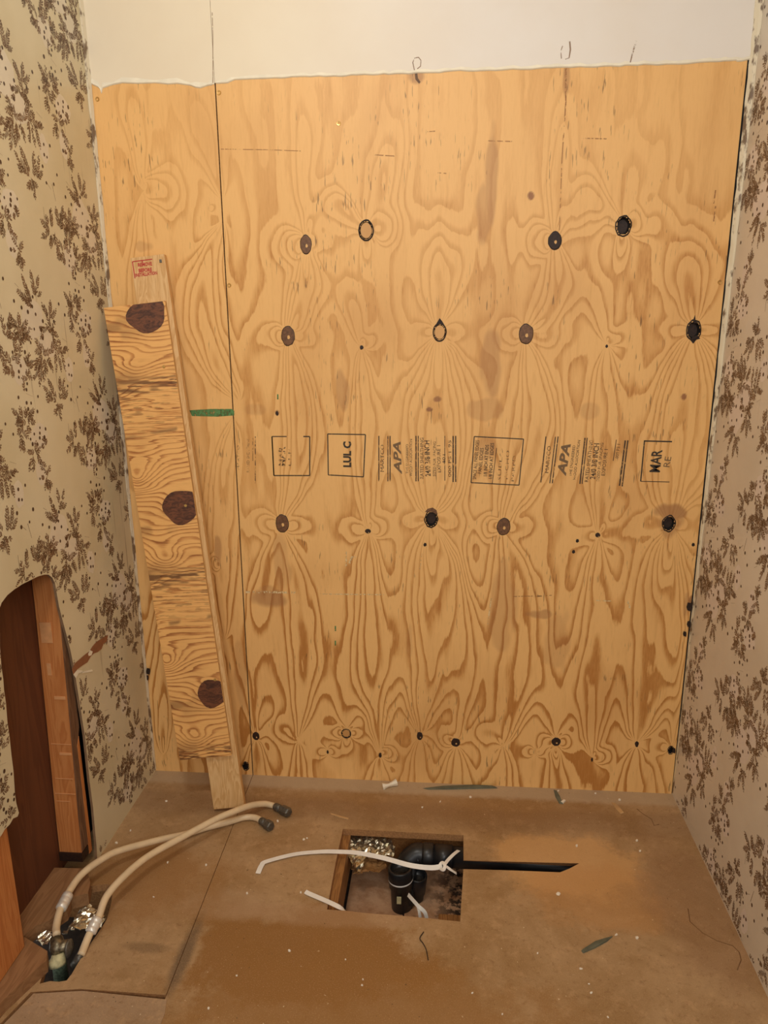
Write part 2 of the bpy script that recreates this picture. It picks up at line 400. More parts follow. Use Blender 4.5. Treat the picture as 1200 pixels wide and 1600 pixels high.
EARS = [((474,382),180,30,3.4,1.0), ((480,384),0,22,2.0,1.2), ((578,360),10,28,3.2,1.1), ((572,368),-90,30,2.6,2.6),
 ((478,392),-90,22,1.8,3.0), ((446,525),180,22,3.2,1.0), ((454,525),0,30,2.4,1.4), ((566,541),40,16,2.6,1.2),
 ((680,518),180,22,1.6,1.6), ((694,518),0,22,1.6,1.6), ((687,528),-90,40,2.0,4.0), ((863,376),180,30,3.4,1.0),
 ((980,353),10,28,3.2,1.1), ((974,362),-90,30,2.6,2.6), ((818,522),180,26,3.2,1.0), ((826,522),0,32,2.4,1.4),
 ((949,538),40,18,2.6,1.2), ((1078,516),180,24,1.6,1.6), ((1090,516),0,20,1.6,1.6), ((437,820),180,28,3.0,1.1),
 ((445,820),0,26,3.0,1.2), ((577,827),15,24,3.0,1.0), ((571,829),180,24,2.0,1.1), ((668,811),180,22,1.6,1.5),
 ((680,811),0,26,1.4,1.5), ((674,822),-90,60,2.4,4.0), ((783,823),180,28,3.2,1.1), ((791,823),0,26,2.6,1.2),
 ((937,834),10,26,3.0,1.0), ((931,836),180,24,2.0,1.1), ((1040,817),180,30,1.8,1.4), ((1052,817),0,24,1.8,1.4),
 ((1046,828),-90,60,2.4,4.0), ((536,1146),180,16,2.6,1.0), ((546,1146),0,16,2.6,1.0), ((541,1152),-90,16,2.4,1.6),
 ((864,1159),180,16,2.6,1.0), ((874,1159),0,16,2.6,1.0), ((869,1166),-90,16,2.4,1.6), ((512,1174),180,14,2.2,1.0),
 ((512,1174),0,14,2.2,1.0), ((595,1178),0,20,3.4,1.0), ((836,1174),180,14,2.2,1.0), ((838,1174),0,14,2.2,1.0),
 ((927,1184),10,20,3.4,1.0), ((708,1160),180,18,1.8,1.1), ((224,296),-6,34,4.2,1.0), ((326,324),0,8,1.6,1.0),
 ((345,880),180,20,2.4,1.0), ((1046,1168),180,16,1.8,1.0)]
def grain(X, Z):
    wx = (vnoise(X*9+3, Z*5, 5)-.5)*0.03; wz = (vnoise(X*7, Z*6+9, 6)-.5)*0.03
    Xw = X+wx; 
    H = 3.4*vnoise(Xw*7.5+20, Z*1.2+20, 1)+1.5*vnoise(Xw*17+40, Z*2.6+8, 2)+0.5*vnoise(X*45, Z*11, 3)+X*1.5
    near = np.zeros_like(X)
    for p, _, R, a, _ in EARS:
        x0, z0 = B(*p); near = np.maximum(near, np.exp(-(((X-x0)/0.05)**2+((Z-z0)/0.07)**2)))
    H = H*1.0
    wX = X+(vnoise(X*30, Z*16, 8)-.5)*0.006; wZ = Z+(vnoise(X*30+7, Z*22, 9)-.5)*0.010
    for p0, p1, hw, amp, bow, op in BUND:
        # a positive bow means towards +x whatever the direction of travel; arches use negative bow = up
        x0, z0 = B(*p0); x1, z1 = B(*p1)
        if abs(x1-x0) > abs(z1-z0): b2 = -bow
        else: b2 = bow if z1 < z0 else -bow
        H = H+bundle(wX, wZ, p0, p1, hw, amp*0.8, b2, op)
    for p, ang, R, amp, el in EARS: H = H+ear(wX, wZ, p, ang, R, amp, el)
    return H
def contrast(X, Z, H, step):
    gz, gx = np.gradient(H, step); g = np.hypot(gx, gz)
    K = 1-sstep(g, 110, 330)*0.75
    top = sstep(Z, 1.45, 1.80); K = K*(0.66-0.36*top+0.34*sstep(Z, 0.95, 0.4))  # grain fainter towards the top: worn colour plus painted-in glare
    m = vnoise(X*4+11, Z*2.2+4, 12); K = K*(0.72+0.42*m)
    return np.clip(K, 0, 1)
STAINS = [(768,275,9,60,.45,0), (755,330,12,40,.35,0), (768,565,16,50,.40,0), (760,700,20,18,.3,0), (420,935,28,18,.6,0),
 (418,920,14,8,.35,0), (1048,800,22,14,.7,0), (1046,817,20,24,.45,0), (535,610,10,30,.40,0), (650,118,14,12,.6,0),
 (885,125,5,24,.5,0), (922,642,16,14,.25,0), (225,385,12,8,.3,0), (760,640,26,18,.3,0), (400,640,18,10,.25,0),
 (441,880,14,50,.28,0), (785,950,22,90,.30,0), (870,1000,22,60,.25,0), (845,960,22,8,.5,0), (640,1000,6,30,.2,0), (340,860,7,26,.5,0),
 (829,306,5,6,1.2,0), (433,645,4,5,1.2,0), (1068,620,4,5,1.2,0), (670,640,5,3,1.0,0), (683,624,6,4,.9,0), (376,1060,10,70,.25,0),
 (1080,938,4,9,.9,0), (1072,945,5,26,.4,0), (620,625,6,3,0.0,0)]
def stains(X, Z):
    S = np.zeros_like(X); nz = vnoise(X*50, Z*22, 31)
    for px, py, rx, ry, a, _ in STAINS:
        x0, z0 = B(px, py); q = ((X-x0)/(rx*PXM))**2+((Z-z0)/(ry*PXM))**2+(nz-.5)*1.2
        S = np.maximum(S, a*(1-sstep(q, 0.6, 1.5)))
    return np.clip(S, 0, 1)

def gridmesh(name, xs, zs, P, keep, attrs, mats, parent):
    """front sheet grid; P(x, z) -> positions array; keep mask on cells"""
    nx, nz = len(xs), len(zs); X, Z = np.meshgrid(xs, zs)
    co = P(X, Z).reshape(-1, 3)
    idx = np.arange(nx*nz).reshape(nz, nx)
    q = np.stack([idx[:-1, :-1], idx[:-1, 1:], idx[1:, 1:], idx[1:, :-1]], -1)[keep].reshape(-1)
    nf = len(q)//4
    me = bpy.data.meshes.new(name); me.vertices.add(len(co)); me.vertices.foreach_set('co', co.ravel().astype(np.float32))
    me.loops.add(nf*4); me.loops.foreach_set('vertex_index', q.astype(np.int32))
    me.polygons.add(nf); me.polygons.foreach_set('loop_start', np.arange(0, nf*4, 4, dtype=np.int32))
    me.update(calc_edges=True)
    for k, v in attrs.items():
        a = me.attributes.new(k, 'FLOAT', 'POINT'); a.data.foreach_set('value', v.ravel().astype(np.float32))
    return link(name, me, mats, parent)

# ------------------------------------------------------------------ back wall
TOP = 2.44; XL = -0.2995; XR = 1.219; FRONT = -2.6
def xl(z): return XL-0.0058*z
def xr(z): return XR+0.0015+0.0085*z
wall_back = struct(box('wall_back', (XL-0.10, 0.045, -0.02), (XR+0.10, 0.06, TOP), M_studold))
# kinds of knots: (px, py, half width, half height, kind)
KN = [(478,382,9,14,'brown'), (572,360,11,14.5,'ring'), (867,376,10,13.5,'dark'), (974,353,11,14,'hole'), (450,525,11,15.5,'brown'),
 (565,543,3,3.6,'dot'), (687,519,10,13.5,'ring'), (822,522,11.5,15.5,'brown'), (948,541,2,2.6,'dot'), (1084,516,10.5,14.5,'hole'),
 (441,818,11.5,16,'brown'), (575,830,5,4,'dark'), (674,811,10.5,14,'hole'), (787,823,11,15,'brown'), (934,836,4,4,'dark'),
 (1045,818,10,13,'hole'), (400,1150,6.5,8.5,'dark'), (541,1146,8.5,9,'ring'), (656,1150,5.5,8,'dark'), (712,1160,8,8.5,'dark'),
 (869,1159,8,8.5,'dark'), (995,1163,3.5,6,'dot'), (512,1175,2,4,'dot'), (594,1180,3,5.5,'dot'), (925,1187,2,4,'dot'),
 (1048,1172,5,8,'hole'), (433,646,2.5,4,'dot'), (384,1197,6,9,'hole')]
step = 0.0028
def sheet(x0, x1, nm, sel):
    xs = np.linspace(x0, x1, int((x1-x0)/step)+1); zs = np.linspace(0.0, 1.93, int(1.93/step)+1)
    X, Z = np.meshgrid(xs, zs)
    H = grain(X, Z) if nm == 0 else grain(X, Z)
    K = contrast(X, Z, H, step); S = stains(X, Z)
    cx = (X[:-1, :-1]+X[1:, 1:])/2; cz = (Z[:-1, :-1]+Z[1:, 1:])/2; keep = np.ones_like(cx, bool)
    for px, py, rw, rh, kind in KN:
        if kind in ('hole', 'ring'):
            a, b = B(px, py); keep &= (((cx-a)/(rw*PXM*0.92))**2+((cz-b)/(rh*PXM*0.92))**2) > 1
    o = gridmesh('plywood_sheet', xs, zs, lambda A, C: np.stack([A+0*C, np.zeros_like(A), C], -1), keep,
                 {'grain': H, 'contrast': K, 'stain': S}, [M_ply, M_plyedge], wall_back)
    # edges and back of the sheet
    bm = bmesh.new(); bm.from_mesh(o.data); y1 = 0.016
    def quad(a, b, c, d, mi=1):
        f = bm.faces.new([bm.verts.new(v) for v in (a, b, c, d)]); f.material_index = mi
    z0, z1 = 0.0, 1.93
    quad((x0, 0, z0), (x0, 0, z1), (x0, y1, z1), (x0, y1, z0)); quad((x1, 0, z0), (x1, y1, z0), (x1, y1, z1), (x1, 0, z1))
    quad((x0, 0, z0), (x0, y1, z0), (x1, y1, z0), (x1, 0, z0)); quad((x0, 0, z1), (x1, 0, z1), (x1, y1, z1), (x0, y1, z1))
    bm.to_mesh(o.data); bm.free()
    return o
main = sheet(0.0015, XR, 0, None); main['label'] = 'wide plywood sheet with stamps and knots'
strip = sheet(XL-0.004, -0.0015, 1, None); strip['label'] = 'narrow plywood sheet at the left'
# upper parts of the same sheets, behind the paint
for a, b, pr in ((0.0015, XR+0.02, main), (XL-0.02, -0.0015, strip)):
    box('sheet_top', (a, 0.0, 1.932), (b, 0.016, TOP), M_plyedge, pr)

def ell(px, py, rw, rh, y, n=18, jit=0.0, seed=1):
    rs = random.Random(seed*7.3+px); x, z = B(px, py); out = []
    for k in range(n):
        a = 2*math.pi*k/n; j = 1+jit*(rs.random()-.5)
        out.append((x+math.cos(a)*rw*PXM*j, y, z+math.sin(a)*rh*PXM*j))
    return out
def knot(px, py, rw, rh, kind, parent):
    n = 20; V = []; Fc = []; mi = []
    def ring(r, y, jit=0.08, dx=0, dy=0):
        V.extend(ell(px+dx, py+dy, rw*r, rh*r, y, n, jit)); return len(V)-n
    def conn(a, b, m):
        for k in range(n): Fc.append((a+k, a+(k+1) % n, b+(k+1) % n, b+k)); mi.append(m)
    def cap(a, m): Fc.append(tuple(range(a, a+n))); mi.append(m)
    if kind == 'dot':
        a = ring(1.0, -0.0001, .3); b = ring(0.7, -0.0006, .2); conn(a, b, 1); cap(b, 1); mats = [M_knot, M_knotdark]
    elif kind in ('brown', 'dark'):
        a = ring(1.04, 0.0, .10); b = ring(0.96, -0.0010, .08); c = ring(0.88, -0.0013, .06); d = ring(.22, -0.0013, .3, 1, 2); e = ring(.16, 0.004, .3, 1, 2)
        conn(a, b, 1); conn(b, c, 0); conn(c, d, 0); conn(d, e, 1); cap(e, 1)
        mats = [M_knot if kind == 'brown' else M_knotdark, M_bark]
    elif kind == 'ring':
        a = ring(1.12, -0.0008, .05); b = ring(1.0, -0.0014, .05); c = ring(0.84, 0.0025, .05); d = ring(0.80, 0.0004, .04)
        conn(a, b, 1); conn(b, c, 1); conn(c, d, 1); cap(d, 0); mats = [M_plug, M_bark]
    else:
        a = ring(1.14, -0.0004, .12); b = ring(1.0, -0.0014, .12); c = ring(0.86, 0.005, .12); d = ring(.72, .012, .1)
        conn(a, b, 0); conn(b, c, 1); conn(c, d, 1); cap(d, 2); mats = [M_bark, M_hole, M_knotdark]
    o = mesh('knot', V, Fc, mats, parent); o.data.polygons.foreach_set('material_index', mi)
    return o
for k in KN: knot(*k, main if k[0] > 300 else strip)
# teardrop gap over the ringed knot and broken wood under the holes
def flat(name, pts, y, mats, parent, t=0.0006):
    poly = [B(*p) for p in pts]
    return prism(name, poly, y, y-t, lambda u, v, h: (u, h, v), mats, parent)
flat('knot_gap', [(680,509),(684,502),(687,497),(691,502),(695,509),(688,506)], 0, M_bark, main, 0.0016)
flat('knot_gap', [(664,800),(668,795),(676,793),(682,797),(684,804),(674,799)], 0, M_knot, main, 0.0012)
flat('knot_splinter', [(1079,532),(1083,537),(1088,531),(1094,529),(1090,524),(1082,526)], 0, M_bark, main)
flat('knot_splinter', [(1083,500),(1086,492),(1087,502),(1092,505),(1084,505)], 0, M_bark, main)
# screws
def screw(px, py, parent, y=-0.0002, r=0.0048):
    x, z = B(px, py); bm = bmesh.new(); n = 12
    def rg(rr, yy): return [bm.verts.new((x+rr*math.cos(2*math.pi*k/n), yy, z+rr*math.sin(2*math.pi*k/n))) for k in range(n)]
    R = [rg(r*1.15, 0.0), rg(r, y-0.0012), rg(r*0.55, y-0.0010), rg(r*0.40, y+0.0012)]
    for a, b in zip(R, R[1:]):
        for k in range(n): bm.faces.new((a[k], a[(k+1) % n], b[(k+1) % n], b[k]))
    bm.faces.new(R[-1]); o = bmobj('screw', bm, [M_screw, M_hole], parent)
    o.data.polygons[len(o.data.polygons)-1].material_index = 1
for px, py, pr in ((152,155,strip), (342,145,main), (358,446,main), (1125,441,main), (529,193,main)): screw(px, py, pr)
for px, py in ((664,851), (902,845), (896,862), (1083,851)): flat('screw_hole', [(px-2.4,py),(px-1,py-2.8),(px+2,py-2.4),(px+2.8,py+1),(px,py+3),(px-2,py+2)], 0, M_bark, main)

# ---- painted upper wall, its torn lower edge
edgeL = [(140,128),(144,131),(154,136),(157,140),(159,146),(161,137),(176,132),(191,129),(215,130),(243,129),(262,131),(277,130),(298,133),(306,136),(313,137),(325,133),(332,132)]
edgeR = [(338,130),(356,129),(362,126),(367,124),(392,123),(419,122)]
x = 430
while x < 1155:
    yb = np.interp(x, [419,560,640,720,800,885,1000,1100,1150], [122,117,114.5,110.5,108.5,105.5,101.5,97.5,95]); edgeR.append((x, yb+random.uniform(-1.1, 1.1))); x += random.uniform(7, 15)
edgeR += [(1152,95.5),(1160,95),(1172,92)]
def coat(nm, edge, xa, xb, lift):
    poly = [B(*p) for p in edge]; poly = [(xa, poly[0][1])]+[p for p in poly if xa < p[0] < xb]+[(xb, poly[-1][1]), (xb, TOP), (xa, TOP)]
    return poly
for nm, ed, xa, xb, pr in (('left', edgeL, xl(1.9)-0.004, -0.0014, strip), ('right', edgeR, -0.0006, xr(1.9)+0.006, main)):
    prism('painted_wallboard', coat(nm, ed, xa, xb, 0), -0.0016, 0.0, lambda u, v, h: (u, h, v), M_paint, wall_back)
    # ragged white edge of torn facing paper
    lo = [B(*p) for p in ed]; lo = [p for p in lo if xa < p[0] < xb]; V = []; Fc = []
    for i, (a, b) in enumerate(lo):
        th = 0.004+0.005*abs(math.sin(i*2.1))*(1.6 if nm == 'left' else 0.7)
        V += [(a, -0.0005, b-0.0016), (a, -0.0030, b+0.0006), (a, -0.0017, b+th)]
    for i in range(len(lo)-1):
        for k in range(2): Fc.append((3*i+k, 3*i+k+1, 3*i+k+4, 3*i+k+3))
    mesh('torn_edge', V, Fc, M_torn, wall_back)
def line(pts, wpx): 
    """thin ribbon outline on the back wall as quads, pixels of the photograph -> wall metres"""
    V = []; Fc = []; P = [B(*p) for p in pts]
    for i, p in enumerate(P):
        a = P[max(i-1, 0)]; b = P[min(i+1, len(P)-1)]; dx, dz = b[0]-a[0], b[1]-a[1]; L = math.hypot(dx, dz) or 1
        w2 = (wpx[i] if isinstance(wpx, list) else wpx)*PXM/2; V += [(p[0]-dz/L*w2, p[1]+dx/L*w2), (p[0]+dz/L*w2, p[1]-dx/L*w2)]
    for i in range(len(P)-1): Fc.append((2*i, 2*i+1, 2*i+3, 2*i+2))
    return V, Fc
def print_obj(name, strokes, mat, parent, y=-0.0006, texts=()):
    V = []; Fc = []
    for pts, wd in strokes:
        v, f = line(pts, wd); o = len(V); V += [(a, y, b) for a, b in v]; Fc += [tuple(i+o for i in q) for q in f]
    for t in texts:
        v, f = textmesh(*t); o = len(V); V += [(a, y, b) for a, b in v]; Fc += [tuple(i+o for i in q) for q in f]
    return mesh(name, V, Fc, mat, parent)
def textraw(s, shear=0.0, bold=0.0):
    cu = bpy.data.curves.new('t', 'FONT'); cu.body = s; cu.size = 1.0; cu.shear = shear; cu.offset = bold; cu.resolution_u = 2
    ob = bpy.data.objects.new('t', cu); COL.objects.link(ob); dg = bpy.context.evaluated_depsgraph_get()
    me = bpy.data.meshes.new_from_object(ob.evaluated_get(dg)); V = [(v.co.x, v.co.y) for v in me.vertices]; Fc = [tuple(p.vertices) for p in me.polygons]
    bpy.data.objects.remove(ob); bpy.data.curves.remove(cu); bpy.data.meshes.remove(me); return V, Fc
def textmesh(s, p0, p1, hpx, shear=0.0, bold=0.0):
    """text running from pixel p0 (baseline start) to p1, cap height hpx"""
    V, Fc = textraw(s, shear, bold); xs = [v[0] for v in V]; ys = [v[1] for v in V]
    x0, x1 = min(xs), max(xs); y0, y1 = min(ys), max(ys)
    a = B(*p0); b = B(*p1); L = math.hypot(b[0]-a[0], b[1]-a[1]); ux, uz = (b[0]-a[0])/L, (b[1]-a[1])/L; h = hpx*PXM
    out = []
    for vx, vy in V:
        s_ = (vx-x0)/(x1-x0)*L; t_ = (vy-y0)/(y1-y0)*h; out.append((a[0]+ux*s_-uz*t_, a[1]+uz*s_+ux*t_))
    return out, Fc
# pencil loops on the paint
print_obj('pencil_mark', [([(648,112),(645,98),(648,91),(654,90),(658,95),(657,104),(652,108)], 1.4)], M_pencil, wall_back, -0.0019)
print_obj('pencil_mark', [([(877,92),(876,80),(879,72)], 1.2), ([(890,65),(891,78),(889,91),(883,93)], [2.2,2.2,1.6,1])], M_pencil, wall_back, -0.0019)
print_obj('pencil_mark', [([(984,100),(988,84),(994,64)], [1.4,2,2.4])], M_pencil, wall_back, -0.0019)
flat('brown_smudge', [(648,114),(652,113),(653,122),(657,128),(655,131),(649,124)], 0, M_greydirt, main, 0.0004)
print_obj('paint_seam', [([(333,130),(333,60),(332,20)], 1.0)], M_pencil, wall_back, -0.0019)

# ---- lumber grade stamps (flat ink), reading upwards
def stamp(strokes, texts, mat, lab=None):
    o = print_obj('ink_stamp', strokes, mat, main, -0.0005, texts)
    if lab: o['label'] = lab
rect = lambda a, b, c, d, w: [([a, b], w), ([b, c], w), ([c, d], w), ([d, a], w)]
stamp([([(399,682),(399,755)], 1.6), ([(395,682),(395,720)], 1)], [('RATED SHEATHING', (390,738), (390,684), 5), ('MARTCO', (374,734), (374,696), 4)], M_inkfaint)
stamp(rect((425,682),(484,682),(484,743),(428,743),1.8)[1:]+[([(425,682),(428,743)], 2), ([(425,682),(448,682)], 1.6), ([(474,682),(484,682)], 2)], [], M_inkdark)
stamp([], [('MAR', (446,728), (446,698), 12, 0, .01), ('LLF', (455,728), (455,702), 5)], M_inkfaint)
stamp(rect((512,678),(571,679),(568,745),(513,742),1.8), [('LUL C', (549,730), (549,690), 14, 0, .045)], M_inkdark, 'square stamp around the letters LUL C')
stamp([([(592,681),(592,752)], 1.8), ([(606,681),(606,752)], 1.6), ([(609.5,681),(609.5,752)], 1.8)], [('MARTCO', (600,737), (600,695), 6)], M_ink)
stamp([], [('APA', (628,741), (626,690), 13, .25, .03)], M_inkmid)
stamp([([(650,681),(650,752)], 2), ([(653.5,681),(653.5,752)], 1.6), ([(695,681),(695,751)], 1.2), ([(708,681),(708,753)], 2.2), ([(712,681),(712,753)], 2)],
      [('THE ENGINEERED', (638,740), (638,694), 4), ('WOOD ASSOCIATION', (644,744), (644,686), 4.4), ('RATED SHEATHING', (662,748), (662,684), 6), ('24/0 3/8 INCH', (673,744), (671,688), 9, 0, .02),
       ('SIZED FOR SPACING', (681,744), (681,690), 4.6), ('EXPOSURE 1', (689,738), (688,696), 6), ('401', (696,725), (696,710), 5), ('000 PS 1-95', (705,745), (705,688), 5)], M_ink, 'upright grade stamp with letters reading upwards')
stamp(rect((741,682),(818,686),(811,758),(736,754),1.6)+[([(776,700),(769,756)], 1.0)],
      [('SPACE ALL PANEL EDGES', (744,749), (749,688), 6), ('PANEL EDGES', (752,740), (756,700), 6), ('1/8 INCH AT ENDS', (761,744), (764,695), 6, 0, .01), ('1/8 INCH AT EDGES', (769,748), (772,692), 6, 0, .01)], M_inkdark, 'boxed notice stamp with small capitals')
stamp([], [('SUELO', (782,752), (786,700), 5), ('TECHO', (793,752), (796,704), 5), ('PARED', (803,752), (806,712), 5)], M_inkfaint)
stamp([([(853,682),(845,754)], 1.8), ([(868,682),(859,755)], 1.6), ([(872,682),(863,755)], 1.8)], [('MARTCO', (857,739), (861,697), 6)], M_ink)
stamp([], [('APA', (884,744), (892,694), 15, .22, .035)], M_inkmid)
stamp([([(914,684),(906,756)], 2.2), ([(917.5,684),(909.5,756)], 1.6), ([(963,687),(958,720)], 1.2), ([(977,688),(968,759)], 2.6), ([(981,688),(972,760)], 2.2)],
      [('THE ENGINEERED', (893,744), (899,696), 4.4), ('WOOD ASSOCIATION', (899,750), (907,688), 4.4), ('RATED SHEATHING', (919,753), (927,688), 6), ('24/0 3/8 INCH', (930,749), (937,693), 9, 0, .02),
       ('SIZED FOR SPACING', (936,752), (943,692), 4.6), ('EXPOSURE 1', (945,743), (950,702), 6), ('000 PS 1', (966,716), (969,694), 5)], M_ink, 'slanted grade stamp with letters reading upwards')
stamp([([(1007,689),(1050,690)], 2.2), ([(1007,688),(1001,752)], 2), ([(1001,752),(1046,753)], 1.2)], [('MAR', (1031,738), (1035,703), 17, 0, .02)], M_inkdark, 'open-sided stamp with the letters MAR')
stamp([], [('RE', (1046,730), (1049,714), 10)], M_inkmid)
g = flat('green_mark', [(296,641),(330,639),(362,639),(366,642),(366,649),(340,651),(300,650)], 0, M_green, strip, 0.0004); g['label'] = 'green crayon band'
for px, py in ((524,982),(524,1005),(434,620)): flat('green_mark', [(px-1,py-4),(px+1,py-4),(px+1.2,py+4),(px-1,py+4)], 0, M_green, main, 0.0004)
M_scuff = inkmat('white_scuff', (226, 200, 150), 0.45, 0.56)
print_obj('scuff_mark', [([(384,925),(420,925),(462,926)], 4), ([(500,928),(600,929)], 2), ([(930,938),(956,939)], 2), ([(768,930),(762,975)], 2), ([(659,865),(656,890)], 1.6), ([(980,938),(985,952)], 3), ([(541,862),(541,885)], 2.4), ([(546,880),(550,870),(556,871)], 3.5)], M_scuff, main)
M_saw = inkmat('shallow_saw_scratch', (172, 122, 74), 0.42, 0.58)
print_obj('scratch_mark', [([(345,233),(420,234),(470,236)], 1.0), ([(585,242),(618,244)], 1.4), ([(905,216),(950,217)], 1.4), ([(760,220),(800,221)], 1.3), ([(800,932),(850,931)], 1.6), ([(838,932),(862,930)], 1.4), ([(665,206),(680,205)],1.2), ([(1118,297),(1115,318)], 1.8), ([(1118,322),(1115,346)], 2), ([(684,270),(698,271)],1.2), ([(884,100),(884,160),(878,250),(874,360)], [3,2,1.4,1])], M_saw, main)

# ------------------------------------------------------------------ wallpaper print
TA = (0.265, 0.2325); TB = (0.0, 0.465)
def mo(X, Y, ox, oy): return ((X-ox)/1820.0, -(Y-oy)/3585.0)
# fronds given as base -> tip with width, read off in one enlarged view of the left wall
C1 = [((300,400),(205,290),26), ((290,380),(255,185),22), ((330,330),(318,150),24), ((335,330),(372,180),22), ((345,330),(378,300),16), ((300,410),(230,340),20), ((300,380),(275,260),18),
 ((410,480),(375,380),24), ((425,500),(440,360),24), ((435,500),(478,420),22), ((420,560),(400,450),22), ((400,600),(460,520),20),
 ((200,590),(112,520),26), ((195,570),(145,485),24), ((200,570),(198,460),26), ((205,575),(252,510),24), ((205,590),(275,570),22), ((205,610),(265,640),24), ((200,620),(195,690),24), ((190,610),(112,610),26), ((190,600),(140,640),22),
 ((400,540),(350,590),26), ((390,560),(470,630),26), ((430,560),(440,690),28), ((345,600),(345,560),22), ((360,610),(335,640),16),
 ((330,740),(295,645),26), ((335,760),(400,740),26), ((400,760),(435,660),26), ((430,740),(470,660),18), ((345,760),(330,690),26), ((440,740),(540,740),28), ((470,720),(480,670),14), ((480,750),(500,905),20), ((455,750),(465,905),20), ((435,740),(425,900),20), ((500,750),(530,720),16), ((375,780),(395,900),22), ((360,800),(385,860),16),
 ((335,740),(285,735),26), ((330,760),(245,940),30), ((320,780),(285,990),28), ((345,790),(320,960),28), ((300,780),(265,860),26), ((340,800),(350,900),24),
 ((395,1140),(310,1000),26), ((375,1120),(330,1090),22), ((400,1110),(352,955),24), ((340,1140),(325,1070),20), ((430,1130),(445,955),26), ((450,1135),(480,970),24), ((460,1135),(495,1070),20),
 ((405,1140),(418,1285),24), ((405,1160),(370,1225),20), ((405,1170),(445,1190),20), ((400,1180),(385,1240),18)]
D1 = [(180,370),(225,415),(265,445),(318,462),(312,335),(295,570),(365,512),(345,575),(258,668),(210,732),(450,515),(300,405),(530,865),(525,940),(502,1030),(262,1068),(183,1145),(245,1178),(350,640),(610,1055),(545,950),(578,855),(575,1135),(40,512),(35,310)]
C2 = [((615,400),(560,290),22), ((620,380),(610,285),22), ((640,380),(645,300),18), ((660,370),(705,325),24), ((640,400),(570,400),24), ((650,400),(700,420),24), ((620,420),(575,470),26), ((640,430),(660,480),26), ((610,440),(640,520),28), ((600,480),(580,590),24), ((620,400),(580,360),24), ((650,390),(690,370),24), ((605,520),(600,610),22), ((640,350),(675,330),20),
 ((680,650),(690,565),24), ((670,640),(625,620),20), ((660,660),(620,760),26), ((660,680),(645,770),24), ((680,660),(720,620),20), ((690,660),(705,740),24), ((700,720),(740,770),16), ((745,840),(700,760),16), ((740,860),(770,785),20), ((735,850),(745,980),26), ((740,880),(715,945),22), ((745,890),(765,940),20), ((720,850),(700,850),16), ((760,590),(745,550),20), ((755,620),(765,560),18), ((740,640),(735,600),16)]
D2 = [(685,505),(720,545),(755,550),(655,535),(770,490),(685,850),(730,470),(545,465),(505,380),(700,590),(725,510),(665,575),(660,265),(610,215),(670,170)]
C3 = [((500,1500),(440,1430),24), ((495,1480),(485,1390),24), ((520,1470),(530,1330),26), ((540,1520),(500,1580),28), ((580,1450),(570,1310),26), ((595,1450),(630,1285),26), ((590,1470),(610,1380),26), ((500,1500),(430,1560),24), ((510,1520),(495,1620),24), ((540,1500),(540,1620),26), ((560,1600),(545,1660),26), ((600,1650),(560,1700),26), ((620,1560),(650,1430),24), ((650,1560),(700,1380),24), ((680,1500),(730,1430),20), ((600,1620),(640,1540),26), ((590,1640),(560,1560),28), ((580,1660),(540,1690),26), ((650,1600),(670,1540),22), ((620,1640),(650,1600),26), ((600,1680),(590,1730),20),
 ((700,1680),(690,1580),24), ((705,1680),(720,1580),24), ((710,1690),(745,1640),22), ((680,1740),(700,1700),22), ((690,1760),(650,1750),18), ((655,1850),(655,1760),14), ((690,1720),(715,1770),20)]
D3 = [(652,1660),(630,1740),(690,1640),(700,1440),(610,1560),(680,1795),(635,1700),(690,1940)]
SP = []; DT = []
O1 = (320, 570)
for C_ in (C1, C2, C3):
    for (a, b, wd) in C_: SP.append((mo(*a, *O1), mo(*b, *O1), wd/1820.0))
for D_ in (D1, D2, D3):
    for d in D_: DT.append(mo(*d, *O1))
HALO = [(mo(300,500,*O1), .045, .045), (mo(380,690,*O1), .035, .03), (mo(720,530,*O1), .035, .03), (mo(640,1690,*O1), .03, .03), (mo(530,900,*O1), .02, .03), (mo(700,800,*O1), .02, .03)]
TW = [(mo(210,800,*O1), mo(240,930,*O1)), (mo(560,1140,*O1), mo(575,1260,*O1)), (mo(470,1440,*O1), mo(470,1330,*O1)), (mo(180,1030,*O1), mo(225,1060,*O1)), (mo(680,1080,*O1), mo(705,1110,*O1)), (mo(500,650,*O1), mo(540,680,*O1)), (mo(40,310,*O1), mo(65,350,*O1))]
